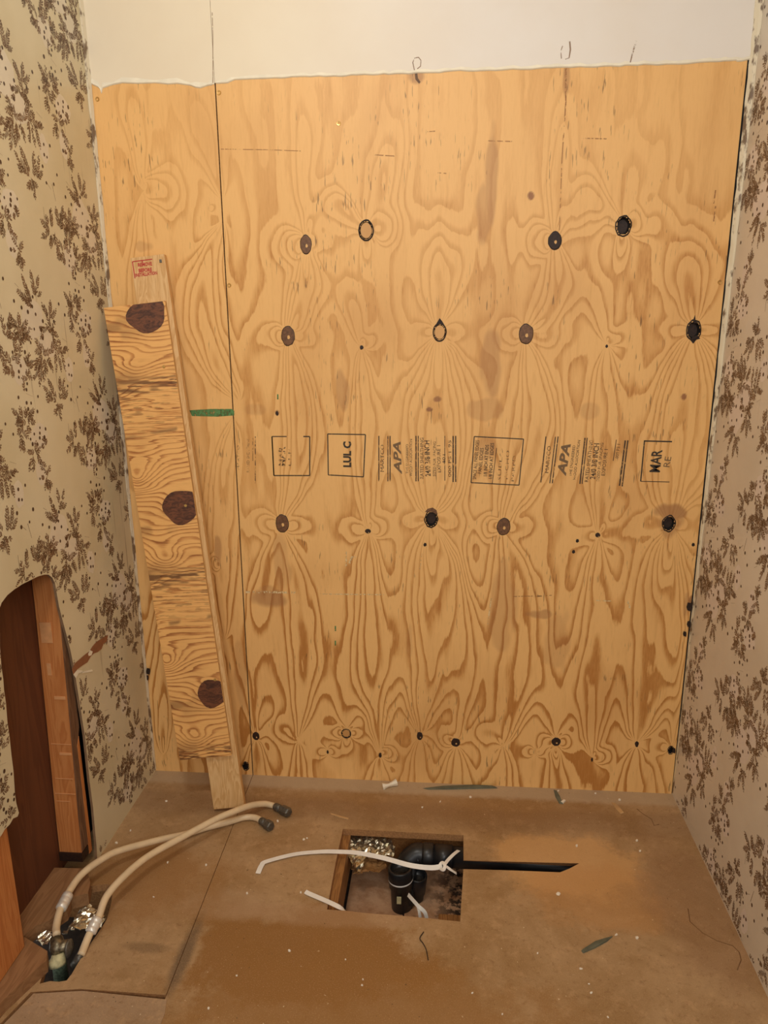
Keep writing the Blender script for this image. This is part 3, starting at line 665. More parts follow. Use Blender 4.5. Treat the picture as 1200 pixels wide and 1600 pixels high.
def paper_print(map3, inside, org, rot, rng, seed):
    """leaflets, dots and pale blooms for every repeat of the motif that falls on the wall"""
    rs = random.Random(seed); V = []; Fc = []; MI = []
    def add(pts, h, mi):
        if not all(inside(*p) for p in pts): return
        o = len(V); V.extend(map3(p[0], p[1], h) for p in pts); Fc.append(tuple(range(o, o+len(pts)))); MI.append(mi)
    sgn = -1 if rot else 1
    for i in range(-14, 8):
        for j in range(-10, 14):
            cx = org[0]+sgn*(i*TA[0]); cz = org[1]+sgn*(i*TA[1]+j*TB[1])
            if not (rng[0]-.3 < cx < rng[1]+.3 and rng[2]-.5 < cz < rng[3]+.5): continue
            T = lambda p: (cx+sgn*p[0], cz+sgn*p[1])
            for c, rx, ry in HALO:
                q = T(c); add([(q[0]+rx*(.8+.3*rs.random())*math.cos(a), q[1]+ry*(.8+.3*rs.random())*math.sin(a)) for a in np.linspace(0, 2*math.pi, 14, endpoint=False)], 0.0001, 1)
            for a, b, wd in SP:
                a = T(a); b = T(b); dx, dz = b[0]-a[0], b[1]-a[1]; L = math.hypot(dx, dz); ux, uz = dx/L, dz/L; nx_, nz_ = -uz, ux
                add([(a[0]+nx_*.0005, a[1]+nz_*.0005), (a[0]-nx_*.0005, a[1]-nz_*.0005), (b[0]-nx_*.0003, b[1]-nz_*.0003), (b[0]+nx_*.0003, b[1]+nz_*.0003)], 0.0002, 2)
                n = max(3, int(L/0.0056))
                for k in range(n+1):
                    f = (k+.4)/(n+.6); m = (a[0]+dx*f, a[1]+dz*f); ll = wd*0.72*(math.sin(math.pi*(0.22+0.74*f))**.8)
                    for s in ((-1, 1) if k < n else (0,)):
                        if rs.random() < 0.10: continue
                        an = s*0.75+rs.uniform(-.15, .15); e0, e1 = ux*math.cos(an)+nx_*math.sin(an), uz*math.cos(an)+nz_*math.sin(an); g0, g1 = -e1, e0
                        l_ = ll*rs.uniform(.8, 1.15)+0.002; w_ = 0.00135+0.0007*rs.random()
                        add([m, (m[0]+e0*l_*.35+g0*w_, m[1]+e1*l_*.35+g1*w_), (m[0]+e0*l_*.8+g0*w_*.8, m[1]+e1*l_*.8+g1*w_*.8), (m[0]+e0*l_, m[1]+e1*l_), (m[0]+e0*l_*.8-g0*w_*.8, m[1]+e1*l_*.8-g1*w_*.8), (m[0]+e0*l_*.35-g0*w_, m[1]+e1*l_*.35-g1*w_)], 0.0003, 2)
            for d in DT:
                q = T(d); r = .0026+.0016*rs.random(); add([(q[0]+r*math.cos(t_), q[1]+r*1.15*math.sin(t_)) for t_ in np.linspace(0, 2*math.pi, 7, endpoint=False)], 0.0004, 3)
            for a, b in TW:
                a = T(a); b = T(b); add([a, (a[0]+.0012, a[1]), (b[0]+.0008, b[1]), b], 0.0003, 2)
    return V, Fc, MI

def clamp(v, a, b): return max(a, min(b, v))
# ---- left wall: sheet with the sawn and broken opening
cutpx = [(152,1343),(151,1322),(149,1300),(146,1262),(141,1222),(137,1180),(134,1150),(129,1118),(124,1085),(118,1045),(112,1015),(107,995),(100,968),(95,948),(92,930),(89,912),(85,903),(79,898),(72,898),(62,901),(48,908),(38,913),(26,921),(15,930),(6,942),(2,953),(1,966),(3,990),(3,1010),(5,1040),(8,1062),(9,1078),(12,1100),(14,1128),(17,1150),(20,1180),(23,1205),(24,1222),(25,1240),(27,1255),(31,1270),(29,1276),(22,1279),(17,1288),(9,1296),(4,1305)]
cut = [Lw(*p) for p in cutpx]
openL = [(0.0, 0.0), (cut[0][0], 0.0)]+cut+[(-0.80, 0.335), (-0.97, 0.36), (-0.97, 0.0), (FRONT, 0.0), (FRONT, TOP), (0.0, TOP)]
def mapL(u, v, h): return (xl(v)+h, u, v)
def wallsheet(name, poly, mk, mats, prn, gyp=0.006, sgn=1):
    n = len(poly); tris = tessellate_polygon([[Vector((p[0], p[1], 0)) for p in poly]])
    V = [mk(p[0], p[1], 0.0) for p in poly]+[mk(p[0], p[1], -gyp) for p in poly]; Fc = []; MI = []
    for t in tris: Fc.append(tuple(t)); MI.append(0)
    for t in tris: Fc.append(tuple(i+n for i in t[::-1])); MI.append(4)
    for i in range(n): Fc.append((i, (i+1) % n, (i+1) % n+n, i+n)); MI.append(4)
    o = len(V); V += prn[0]; Fc += [tuple(i+o for i in f) for f in prn[1]]; MI += prn[2]
    me = bpy.data.meshes.new(name); me.from_pydata([tuple(v) for v in V], [], Fc); me.polygons.foreach_set('material_index', MI); me.update()
    return struct(link(name, me, mats))
insL = lambda u, v: u < -0.002 and 0.004 < v < 2.3 and inpoly(u, v, openL)
prL = paper_print(mapL, insL, (-0.3686, 1.3028), False, (-1.3, 0, 0, 2.3), 3)
wall_left = wallsheet('wall_left', openL, mapL, [M_paperL, M_haloL, M_print, M_print2, M_gyp], prL)
# ---- right wall; this length hangs upside down
polyR = [(0.0, 0.0), (0.0, TOP), (FRONT, TOP), (FRONT, 0.0)]
def mapR(u, v, h): return (xr(v)-h, u, v)
wc = Rw(1160, 1047)
prR = paper_print(mapR, lambda u, v: u < -0.002 and 0.003 < v < 2.3, (wc[0]-.044, wc[1]-.145), True, (-1.3, 0, 0, 2.3), 5)
wall_right = wallsheet('wall_right', polyR, mapR, [M_paperR, M_halo, M_print, M_print2, M_gyp], prR)
# cream corner strips where the paper stops, with torn and printed bits
def cornerstrip(parent, fx, side):
    bm = bmesh.new(); n = 90; prev = None; rs = random.Random(side+4)
    for i in range(n+1):
        z = 0.006+(2.3-0.006)*i/n; x0 = fx(z); wd = (0.0030+0.0052*min(z, 2)/2 if side > 0 else max(0.0012, x0-XR-0.0028))*(0.86+0.2*rs.random())
        yy = -0.004-0.0035*rs.random()
        a = [bm.verts.new(p) for p in ((x0+side*0.0002, yy-0.006, z), (x0+side*wd*0.45, yy-0.003, z), (x0+side*wd, -0.0018, z), (x0, -0.0016, z))]
        if prev:
            for k in range(4): bm.faces.new((prev[k], prev[(k+1) % 4], a[(k+1) % 4], a[k]))
        prev = a
    return bmobj('corner_strip', bm, M_cream, parent, False)
cornerstrip(wall_left, xl, 1); cornerstrip(wall_right, xr, -1)
box('corner_gap', (XR+0.0008, 0.001, 0.0), (XR+0.02, 0.012, 1.93), M_hole, wall_right)
# chewed spots along the right corner and a hole at the left one
for px, py, s in ((1078,948,7),(1077,975,5),(1070,990,4),(1053,1172,4)):
    x_, z_ = B(px, py); flat('broken_edge', [(px-s*.5,py-s),(px+s*.4,py-s*.8),(px+s*.5,py),(px+s*.3,py+s),(px-s*.6,py+s*.7),(px-s*.8,py)], -0.001, M_bark, wall_right, 0.003)
for px, py, s in ((233,1048,5),(231,1058,4)):
    flat('broken_edge', [(px-s*.5,py-s),(px+s*.4,py-s*.8),(px+s*.5,py),(px+s*.3,py+s),(px-s*.6,py+s*.7),(px-s*.8,py)], -0.003, M_bark, wall_left, 0.002)
# torn streak in the wallpaper
def lflat(name, pts, h, mat, t=0.0005):
    return prism(name, [Lw(*p) for p in pts], h, h+t, lambda u, v, hh: (xl(v)+hh, u, v), mat, wall_left)
lflat('paper_tear', [(114,1046),(118,1037),(126,1030),(134,1023),(141,1018),(146,1010),(152,1003),(160,998),(170,992),(168,1002),(163,1006),(160,1014),(154,1019),(148,1021),(143,1026),(138,1035),(130,1040),(122,1046),(116,1054)], 0.0005, M_brownpaper)
lflat('paper_tear_edge', [(116,1054),(122,1047),(128,1047),(133,1050),(124,1052),(120,1060)], 0.0008, M_torn)
lflat('paper_tear_edge', [(139,1022),(142,1016),(146,1018),(144,1024),(140,1025)], 0.0008, M_torn)
lflat('paper_tear_edge', [(128,1050),(145,1046),(146,1049),(130,1052)], 0.0008, M_torn)
# ---- inside the left wall
def stud(nm, lo, hi, mat, lab=None, rot=0.0, bev=0.002):
    o = box(nm, lo, hi, mat, wall_left, None, bev); 
    if lab: o['label'] = lab
    return o
stud('cavity_panel', (-0.392, -1.00, 0.0), (-0.372, -0.05, 1.3), M_cavity, 'red-brown panel at the back of the wall cavity')
def yz(name, poly, x0, x1, mat, lab=None):
    o = prism(name, poly, x0, x1, lambda u, v, h: (h, u, v), mat, wall_left)
    if lab: o['label'] = lab
    return o
yz('stud', [(-0.4345, 0.034), (-0.395, 0.034), (-0.382, 1.25), (-0.402, 1.25), (-0.4045, 0.70), (-0.4155, 0.45), (-0.431, 0.15)], -0.370, -0.314, M_stud, 'orange stud standing in the opening')
yz('stud_facing', [(-0.4320, 0.06), (-0.4300, 0.15), (-0.4145, 0.45), (-0.4035, 0.70), (-0.3990, 0.85), (-0.380, 0.85), (-0.381, 0.37), (-0.398, 0.33), (-0.402, 0.06)], -0.314, -0.3115, M_studold, 'old grey-brown facing on the edge of the stud')
yz('splinter', [(-0.404, 0.03), (-0.401, 0.33), (-0.390, 0.35), (-0.3905, 0.03)], -0.3135, -0.3105, M_stud)
for zz, xa, xb, hh in ((0.345, -.364, -.315, .0015), (0.255, -.362, -.318, .0015), (0.215, -.366, -.315, .0015), (0.195, -.364, -.330, .0012), (0.318, -.345, -.316, .006), (0.46, -.345, -.318, .008), (0.52, -.355, -.345, .03), (0.60, -.362, -.335, .05)):
    yv = float(np.interp(zz, [.034, .15, .45, .70], [-.4345, -.431, -.4155, -.4045]))
    box('dried_glue', (xa, yv-.0012, zz), (xb, yv+.004, zz+hh), M_glue, wall_left, None, .0003)
stud('stud', (-0.370, -0.86, 0.031), (-0.316, -0.692, 1.25), M_stud, 'stud at the left edge under the hanging paper')
stud('splinter', (-0.336, -0.400, 0.03), (-0.318, -0.392, 0.36), M_stud)
box('cavity_shadow_sheet', (-0.371, -0.384, 0.0), (-0.366, -0.20, 1.2), M_black, wall_left)  # black sheet added as painted shade for the gap beside the stud
# sill plate along the foot of the wall, broken at the pipe opening
sp = prism('sill_plate', [(-0.405,-0.462),(-0.292,-0.458),(-0.262,-0.502),(-0.252,-0.535),(-0.270,-0.545),(-0.285,-0.552),(-0.278,-0.585),(-0.300,-0.622),(-0.322,-0.640),(-0.335,-0.672),(-0.405,-0.672)], 0.0, 0.032, lambda u, v, h: (u, v, h), M_sill, wall_left)
prism('sill_plate', [(-0.405,-0.664),(-0.330,-0.668),(-0.262,-0.700),(-0.252,-0.722),(-0.270,-0.77),(-0.288,-0.82),(-0.315,-1.0),(-0.405,-1.0)], 0.0, 0.030, lambda u, v, h: (u, v, h), M_sill, wall_left)
box('stud_foot_stain', (-0.3705, -0.4375, 0.0325), (-0.3118, -0.394, 0.056), M_knotdark, wall_left)

# ------------------------------------------------------------------ ceiling, floor
struct(box('ceiling', (XL-0.15, FRONT, TOP), (XR+0.15, 0.05, TOP+0.02), M_paint))
floor = struct(box('floor', (XL-0.15, FRONT, -0.19), (XR+0.1, 0.06, -0.17), M_earth)); 
H1 = [F(*p) for p in [(536,1295),(724,1305),(724.5,1344.5),(905,1349),(890,1357),(875,1363),(800,1360),(724,1358),(719,1440),(640,1432),(575,1427),(540,1423),(511,1421),(516,1394),(524,1350)]]
H1 = [(p.x, p.y) for p in H1]
H2 = [F(*p) for p in [(136,1388),(144,1384),(158,1382),(170,1381),(176,1392),(174,1410),(167,1436),(155,1455),(143,1472),(130,1492),(120,1508),(112,1522),(104,1532),(92,1534),(78,1533),(62,1537),(68,1518),(74,1500),(60,1490),(40,1480)]]
H2 = [(p.x, p.y) for p in H2]+[(-0.40, -0.66), (-0.40, -0.50)]
def slab(name, outer, holes, z0, z1, mats, under={}):
    loops = [outer]+holes; flatp = [p for l in loops for p in l]
    tris = tessellate_polygon([[Vector((p[0], p[1], 0)) for p in l] for l in loops]); n = len(flatp)
    V = [(p[0], p[1], z1) for p in flatp]+[(p[0], p[1]+under.get(i, 0.0), z0) for i, p in enumerate(flatp)]; Fc = [tuple(t) for t in tris]+[tuple(i+n for i in t[::-1]) for t in tris]; MI = [0]*len(tris)+[1]*len(tris)
    o = 0
    for l in loops:
        for i in range(len(l)): Fc.append((o+i, o+(i+1) % len(l), o+(i+1) % len(l)+n, o+i+n)); MI.append(1)
        o += len(l)
    bm = bmesh.new(); vs = [bm.verts.new(v) for v in V]
    for f, m_ in zip(Fc, MI):
        ff = bm.faces.new([vs[i] for i in f]); ff.material_index = m_
    return bmobj(name, bm, mats, floor)
sx = 0.004
def seamx(y): return 0.004+(-y-0.2)*0.02
slab('floor_panel', [(seamx(0)+.0004, 0.016), (XR+0.05, 0.016), (XR+0.05, FRONT), (seamx(FRONT)+.0004, FRONT)], [H1], -0.019, 0.0, [M_floor, M_cut], {6: 0.022, 7: 0.012})
slab('floor_panel', [(XL-0.12, 0.016), (seamx(0)-.001, 0.016), (seamx(-.757)-.001, -0.757), (-0.165, -0.757), (-0.262, -0.772), (-0.285, -0.85), (-0.285, -1.0), (XL-0.12, -1.0)], [H2], -0.019, 0.0, [M_floor, M_cut])
pp = slab('floor_panel', [(-0.158, -0.762), (0.020, -0.768), (0.028, -0.80), (0.03, -1.6), (-0.277, -1.6), (-0.277, -0.85), (-0.254, -0.776)], [], -0.019, 0.0012, [M_patch, M_cut]); pp['label'] = 'greyer floor patch by the left wall'
slab('floor_panel', [(-0.252, -1.602), (seamx(-1.6)-.001, -1.602), (seamx(FRONT)-.001, FRONT), (-0.252, FRONT)], [], -0.019, 0.0, [M_floor, M_cut])
def joist(lo, hi, lab=None): box('floor_joist', lo, hi, M_joist, floor, None, 0.0015)
joist((0.270, -0.54, -0.11), (0.322, -0.215, -0.0195)); joist((0.645, -0.54, -0.11), (0.69, -0.36, -0.0195)); joist((0.27, -0.170, -0.17), (1.0, -0.13, -0.0195))
box('floor_joist', (-0.42, -0.40, -0.17), (0.0, -0.36, -0.0195), M_joist, floor, None, 0.0015)
# brown boards deep in the openings
for a, b, c, d, zz in ((0.322, 0.47, -0.58, -0.171, -0.150), (0.473, 0.66, -0.58, -0.171, -0.146), (0.66, 1.0, -0.5, -0.171, -0.152)):
    box('crawlspace_board', (a, c, zz-0.012), (b, d, zz), M_sub, floor, None, 0.002)
box('crawlspace_board', (0.56, -0.44, -0.158), (0.70, -0.39, -0.10), M_joist, floor, Matrix.Rotation(0.0, 4, 'Z'), 0.003)

# ------------------------------------------------------------------ drain pipes under the floor opening
def P(px, py, z): return Vector(hit(px, py, 2, z))
drain = tag(empty('drain_pipe', P(640, 1360, -0.05)), 'black plastic drain pipe assembly inside the rectangular floor opening', 'pipe')
def rel(pts, o): return [Vector(p)-o.location for p in pts]
zc = -0.041; r0 = 0.030
pe = P(735, 1343, zc); 
ax = Vector((1, -0.02, -0.004)).normalized()
pL = P(662, 1336, zc)
tube('horizontal_pipe', rel([pL, pL+ax*0.60], drain), 0.027, M_pipe, drain, 24)
tube('pipe_hub', rel([pL-ax*.004, pL+ax*.002, pL+ax*.022, pL+ax*.026], drain), [.0285, .0315, .0315, .0285], M_pipe, drain, 24)
tube('pipe_hub', rel([pL+ax*.072, pL+ax*.075, pL+ax*.030], drain), [.0285, .030, .030], M_pipe, drain, 24)
bend = catmull([pL, pL+Vector((-.020, 0.0, 0)), pL+Vector((-.042, -.012, -.018)), pL+Vector((-.046, -.034, -.048)), pL+Vector((-.048, -.060, -.100))], 8)
tube('elbow', rel(bend, drain), 0.0285, M_pipe, drain, 24)
def openpipe(name, top, bot, r, mats, parent):
    bm = bmesh.new(); d = (bot-top).normalized(); a = d.orthogonal().normalized(); b = d.cross(a); n = 28; R_ = []
    L_ = (bot-top).length
    for rr, s in ((r*1.0, L_), (r*1.0, .055), (r*1.14, .053), (r*1.14, .002), (r*1.10, 0), (r*.93, 0), (r*.90, .002), (r*.90, .020)):
        R_.append([bm.verts.new(top+d*s+(a*math.cos(2*math.pi*k/n)+b*math.sin(2*math.pi*k/n))*rr) for k in range(n)])
    for p, q in zip(R_, R_[1:]):
        for k in range(n): bm.faces.new((p[k], p[(k+1) % n], q[(k+1) % n], q[k]))
    f = bm.faces.new(R_[-1]); f.material_index = 1
    return bmobj(name, bm, mats, parent, True)
vt = P(625, 1355, -0.030); vb = vt+Vector((0.006, 0.0, -0.128))
openpipe('upright_pipe', vt-drain.location, vb-drain.location, 0.027, [M_pipe, M_pipein], drain)
d_ = (vb-vt).normalized()
tube('pale_band', rel([vt+d_*.030, vt+d_*.034], drain), 0.0317, M_strap, drain, 28, cap=False)
v2 = P(652, 1366, -0.070); openpipe('upright_pipe', v2-drain.location, v2+Vector((-.008, .004, -.09))-drain.location, 0.023, [M_pipe, M_pipein], drain)
box('sticker', (-.006, -.0335, -.082), (.005, -.0285, -.064), M_putty, drain, Matrix.Translation(vt-drain.location))
# foil insulation
def crumple(name, outline, z, amp, mats, seed, thick=0.002, loc=None):
    """thin crumpled sheet over an outline on a height z"""
    rs = np.random.RandomState(seed); xs = [p[0] for p in outline]; ys = [p[1] for p in outline]
    st = 0.006; V = []; idx = {}; Fc = []
    nx = int((max(xs)-min(xs))/st)+2; ny = int((max(ys)-min(ys))/st)+2
    for j in range(ny):
        for i in range(nx):
            x_ = min(xs)+i*st; y_ = min(ys)+j*st
            if inpoly(x_, y_, outline):
                idx[(i, j)] = len(V); V.append((x_+rs.uniform(-.0018, .0018), y_+rs.uniform(-.0018, .0018), z(x_, y_)+rs.uniform(-amp, amp)))
    for (i, j), k in idx.items():
        q = [(i, j), (i+1, j), (i+1, j+1), (i, j+1)]
        if all(a in idx for a in q): 
            w4 = [idx[a] for a in q]; Fc += [(w4[0], w4[1], w4[2]), (w4[0], w4[2], w4[3])]
    o = bpy.data.objects.new(name, bpy.data.meshes.new(name)); n = len(V)
    V2 = V+[(a, b, c-thick) for a, b, c in V]; F2 = Fc+[tuple(n+i for i in f[::-1]) for f in Fc]
    cnt = {}
    for f in Fc:
        for a, b in ((f[0], f[1]), (f[1], f[2]), (f[2], f[0])): cnt[(a, b)] = 1
    for (a, b) in list(cnt):
        if (b, a) not in cnt: F2.append((b, a, a+n, b+n))
    me = o.data; me.from_pydata(V2, [], F2); me.update(); COL.objects.link(o); me.materials.append(mats); return o
def out(pts, z): return [(P(a, b, z).x, P(a, b, z).y) for a, b in pts]
fo = crumple('foil_insulation', out([(534,1302),(560,1303),(600,1309),(614,1314),(618,1322),(620,1330),(614,1338),(600,1340),(572,1340),(567,1352),(560,1362),(554,1358),(547,1344),(533,1334)], -0.045), lambda x_, y_: -0.045+0.10*(y_+0.25)+0.004*math.sin(x_*240), 0.0035, M_foil, 3)
tag(fo, 'crumpled shiny foil-faced insulation in the far left corner of the floor opening', 'insulation')
kr = crumple('kraft_paper', out([(548,1345),(575,1338),(608,1345),(606,1358),(585,1362),(560,1368),(551,1362)], -0.075), lambda x_, y_: -0.075+0.006*math.sin(x_*90), 0.002, M_kraft, 5)
tag(kr, 'wavy brown kraft paper lying under the foil in the floor opening', 'paper')
# straps
def ribbon(name, pts, wd, mat, n=8, tw=None, thick=0.0009, parent=None):
    C_ = catmull(pts, n); bm = bmesh.new(); prev = None
    for i, p in enumerate(C_):
        t = (C_[min(i+1, len(C_)-1)]-C_[max(i-1, 0)]).normalized(); up = Vector((0, 0, 1))
        s = t.cross(up)
        s = s.normalized() if s.length > 1e-4 else Vector((1, 0, 0))
        if tw:
            a = tw(i/(len(C_)-1)); s = Matrix.Rotation(a, 3, t) @ s
        nn = s.cross(t).normalized()
        a4 = [bm.verts.new(q) for q in (p-s*wd/2, p+s*wd/2, p+s*wd/2+nn*thick, p-s*wd/2+nn*thick)]
        if prev:
            for k in range(4): bm.faces.new((prev[k], prev[(k+1) % 4], a4[(k+1) % 4], a4[k]))
        else: bm.faces.new(a4)
        prev = a4
    bm.faces.new(prev[::-1]); return bmobj(name, bm, mat, parent)
s1 = ribbon('strap', [P(403,1365,.002), P(409,1352,.004), P(417,1346,.004), P(460,1335,.003), P(500,1331,.004), P(530,1331,.004), P(560,1333,-.004), P(600,1341,-.006), P(640,1352,-.007), P(672,1356,-.008), P(691,1354,-.009)], 0.0125, M_strap, 8, lambda f: 0.0 if f < .35 else (f-.35)*0.9)
tag(s1, 'long white plastic strap running from the floor to a knot on the black pipe', 'strap')
kn = ribbon('strap_knot', [P(686,1355,-.010), P(691,1348,-.004), P(695,1353,-.004), P(693,1360,-.007), P(688,1358,-.010)], .008, M_strap, 6, None, .002, s1)
ribbon('strap_tail', [P(694,1352,-.009), P(700,1344,-.0105), P(709,1335,-.0105), P(718,1328,-.017)], .009, M_strap, 6, None, .0009, s1)
ribbon('strap_tail', [P(697,1354,-.010), P(704,1359,-.015), P(713,1365,-.026)], .008, M_strap, 6, None, .0009, s1)
s2 = ribbon('strap', [P(477,1393,.004), P(482,1396,.002), P(510,1408,.003), P(527,1416,.002), P(536,1421,-.006), P(543,1428,-.022)], 0.0125, M_strap)
tag(s2, 'short white plastic strap lying over the near left corner of the floor opening', 'strap')
s3 = ribbon('strap', [P(638,1398,-.055), P(645,1406,-.05), P(654,1416,-.05), P(664,1426,-.06), P(668,1440,-.08)], 0.009, M_strap, 8, lambda f: 1.0)
tag(s3, 'thin white strap looped beside the upright black pipe deep in the opening', 'strap')
ribbon('strap_tail', [P(652,1414,-.055), P(655,1424,-.06), P(657,1437,-.08)], .007, M_strap, 6, lambda f: .8, .0009, s3)

# ------------------------------------------------------------------ shutoff valve and hoses in the left floor opening
val = tag(empty('shutoff_valve', P(95, 1500, -0.05)), 'corroded pipe fitting with dull handle in the left floor opening', 'valve')
vz = -0.03
tube('riser', rel([P(96,1530,-.10), P(92,1500,-.035), P(90,1482,0.0)], val), [.016, .015, .014], M_verd, val, 14)
tube('packing', rel([P(90,1510,-.012), P(89,1503,-.004), P(91,1497,.003), P(90,1490,.012)], val), [.0155, .0185, .0155, .012], M_putty, val, 10)
tube('valve_body', rel([P(92,1490,.006), P(90,1480,.016), P(88,1466,.022)], val), [.014, .017, .013], M_valve, val, 14)
tube('valve_body', rel([P(86,1486,.012), P(100,1478,.018), P(112,1475,.014)], val), [.012, .013, .011], M_valve, val, 14)
# oval handle
hd = bmesh.new(); c0 = P(109,1482,.016)-val.location; prev = None
for k in range(8):
    f = k/7; rr = 0.017*math.sin(math.pi*(0.12+0.80*f)); 
    ring_ = [hd.verts.new(c0+Vector((-.008+.014*f, rr*math.cos(2*math.pi*q/16), rr*1.25*math.sin(2*math.pi*q/16)))) for q in range(16)]
    if prev:
        for q in range(16): hd.faces.new((prev[q], prev[(q+1) % 16], ring_[(q+1) % 16], ring_[q]))
    else: hd.faces.new(ring_[::-1])
    prev = ring_
hd.faces.new(prev); bmobj('valve_handle', hd, M_nut, val, True)
f2 = crumple('foil_scrap', out([(54,1472),(60,1460),(72,1456),(84,1455),(86,1470),(78,1478),(62,1480)], .006), lambda x_, y_: .010+.12*(y_+.66), .003, M_foil, 8)
tag(f2, 'shiny bent foil scrap left of the corroded valve', 'foil')
f3 = crumple('foil_scrap', out([(92,1462),(104,1452),(112,1440),(120,1428),(132,1416),(142,1414),(158,1420),(166,1428),(158,1448),(140,1452),(120,1456),(104,1462)], -.012), lambda x_, y_: -.014+.008*math.sin(x_*70+1), .0035, M_foil, 9)
tag(f3, 'curved shiny foil piece under the two cream hoses in the left floor opening', 'foil')
def hose(label, path, sl, end):
    o = tag(empty('water_hose', path[0]), label, 'hose', 'cream hoses on the floor')
    C_ = catmull(path, 10); tube('hose', rel(C_, o), 0.0082, M_hose, o, 14)
    a, b = sl; d = (b-a).normalized()
    pts = [a, a+d*.002, a+(b-a)*.30, a+(b-a)*.32, a+(b-a)*.36, a+(b-a)*.64, a+(b-a)*.68, a+(b-a)*.70, b-d*.002, b]
    tube('crimp_sleeve', rel(pts, o), [.0095, .0122, .0122, .0117, .0122, .0122, .0117, .0122, .0122, .0095], M_silver, o, 16)
    e0, e1 = end; d = (e1-e0).normalized(); L_ = (e1-e0).length
    tube('end_fitting', rel([e0-d*.004, e0, e0+d*L_*.35, e0+d*L_*.38], o), [.009, .0105, .0105, .008], M_nut, o, 14)
    nt = tube('hex_nut', rel([e0+d*L_*.38, e0+d*L_*.45, e0+d*L_*.92, e0+d*L_], o), [.011, .0132, .0132, .011], M_nut, o, 6, False)
    return o
pathA = [P(88.5,1460,.036), P(88,1448,.036), P(93,1425,.042), P(103,1402,.048), P(120,1375,.052), P(137,1358,.056), P(162,1341,.054), P(187,1329,.048), P(250,1312,.030), P(287,1304,.018), P(320,1294,.0095), P(358,1284,.0085), P(383,1277,.0085), P(400,1278,.0085), P(410,1284,.0085)]
hA = hose('cream hose ending at the nearer grey nut, passing beneath the other', pathA, (P(107,1397,.049), P(94.5,1421,.043)), (P(409,1283,.0105), P(424,1292,.0135)))
pathB = [P(127,1492,.006), P(134,1474,.012), P(143,1453,.022), P(154,1433,.034), P(167,1400,.050), P(196,1367,.058), P(233,1337,.056), P(283,1309,.052), P(333,1282,.052), P(360,1270,.050), P(390,1259,.036), P(412,1256,.018), P(424,1258,.0085), P(432,1261,.0085)]
hB = hose('cream hose crossing on top and ending at the farther grey nut', pathB, (P(153,1434,.034), P(141,1458,.021)), (P(431,1260.5,.0105), P(452,1270,.0135)))
tube('elbow_fitting', rel([P(128,1488,.004), P(123,1498,-.004), P(116,1508,-.02)], hB), [.008, .010, .009], M_nut, hB, 12)

# ------------------------------------------------------------------ leaning plank: pine batten with a knotty board screwed on its face
th = 0.019
Sb = P(359, 1269, 0.0); Stop = Vector(hit(230, 400, 1, -0.028))
dax = (Stop-Sb).normalized(); wax = (Vector((1, 0.06, 0))-dax*Vector((1, 0.06, 0)).dot(dax)).normalized(); nax = wax.cross(dax).normalized()
if nax.y > 0: nax = -nax
LEN = (Stop-Sb).length
pl = tag(empty('leaning_plank', Sb), 'knotty brown board fixed on a longer pale batten, leaning in the left corner', 'plank')
def loc2(p): q = p-Sb; return q.dot(wax), q.dot(dax), q.dot(nax)
def W3(u, v, n): return wax*u+dax*v+nax*n
def pbox(name, u0, u1, v0, v1, n0, n1, mats, parent=pl, bev=.001):
    m = Matrix(((wax.x, dax.x, nax.x, 0), (wax.y, dax.y, nax.y, 0), (wax.z, dax.z, nax.z, 0), (0, 0, 0, 1)))
    bm = bmesh.new(); addbox(bm, (u0, v0, n0), (u1, v1, n1), m, bev); return bmobj(name, bm, mats, parent)
BW = 0.0385
bt = pbox('batten', -0.043, 0.043, 0.012, LEN, -th, 0.0, M_batten); bt['label'] = 'pale pine batten with a red stamp'
bt_foot = 0
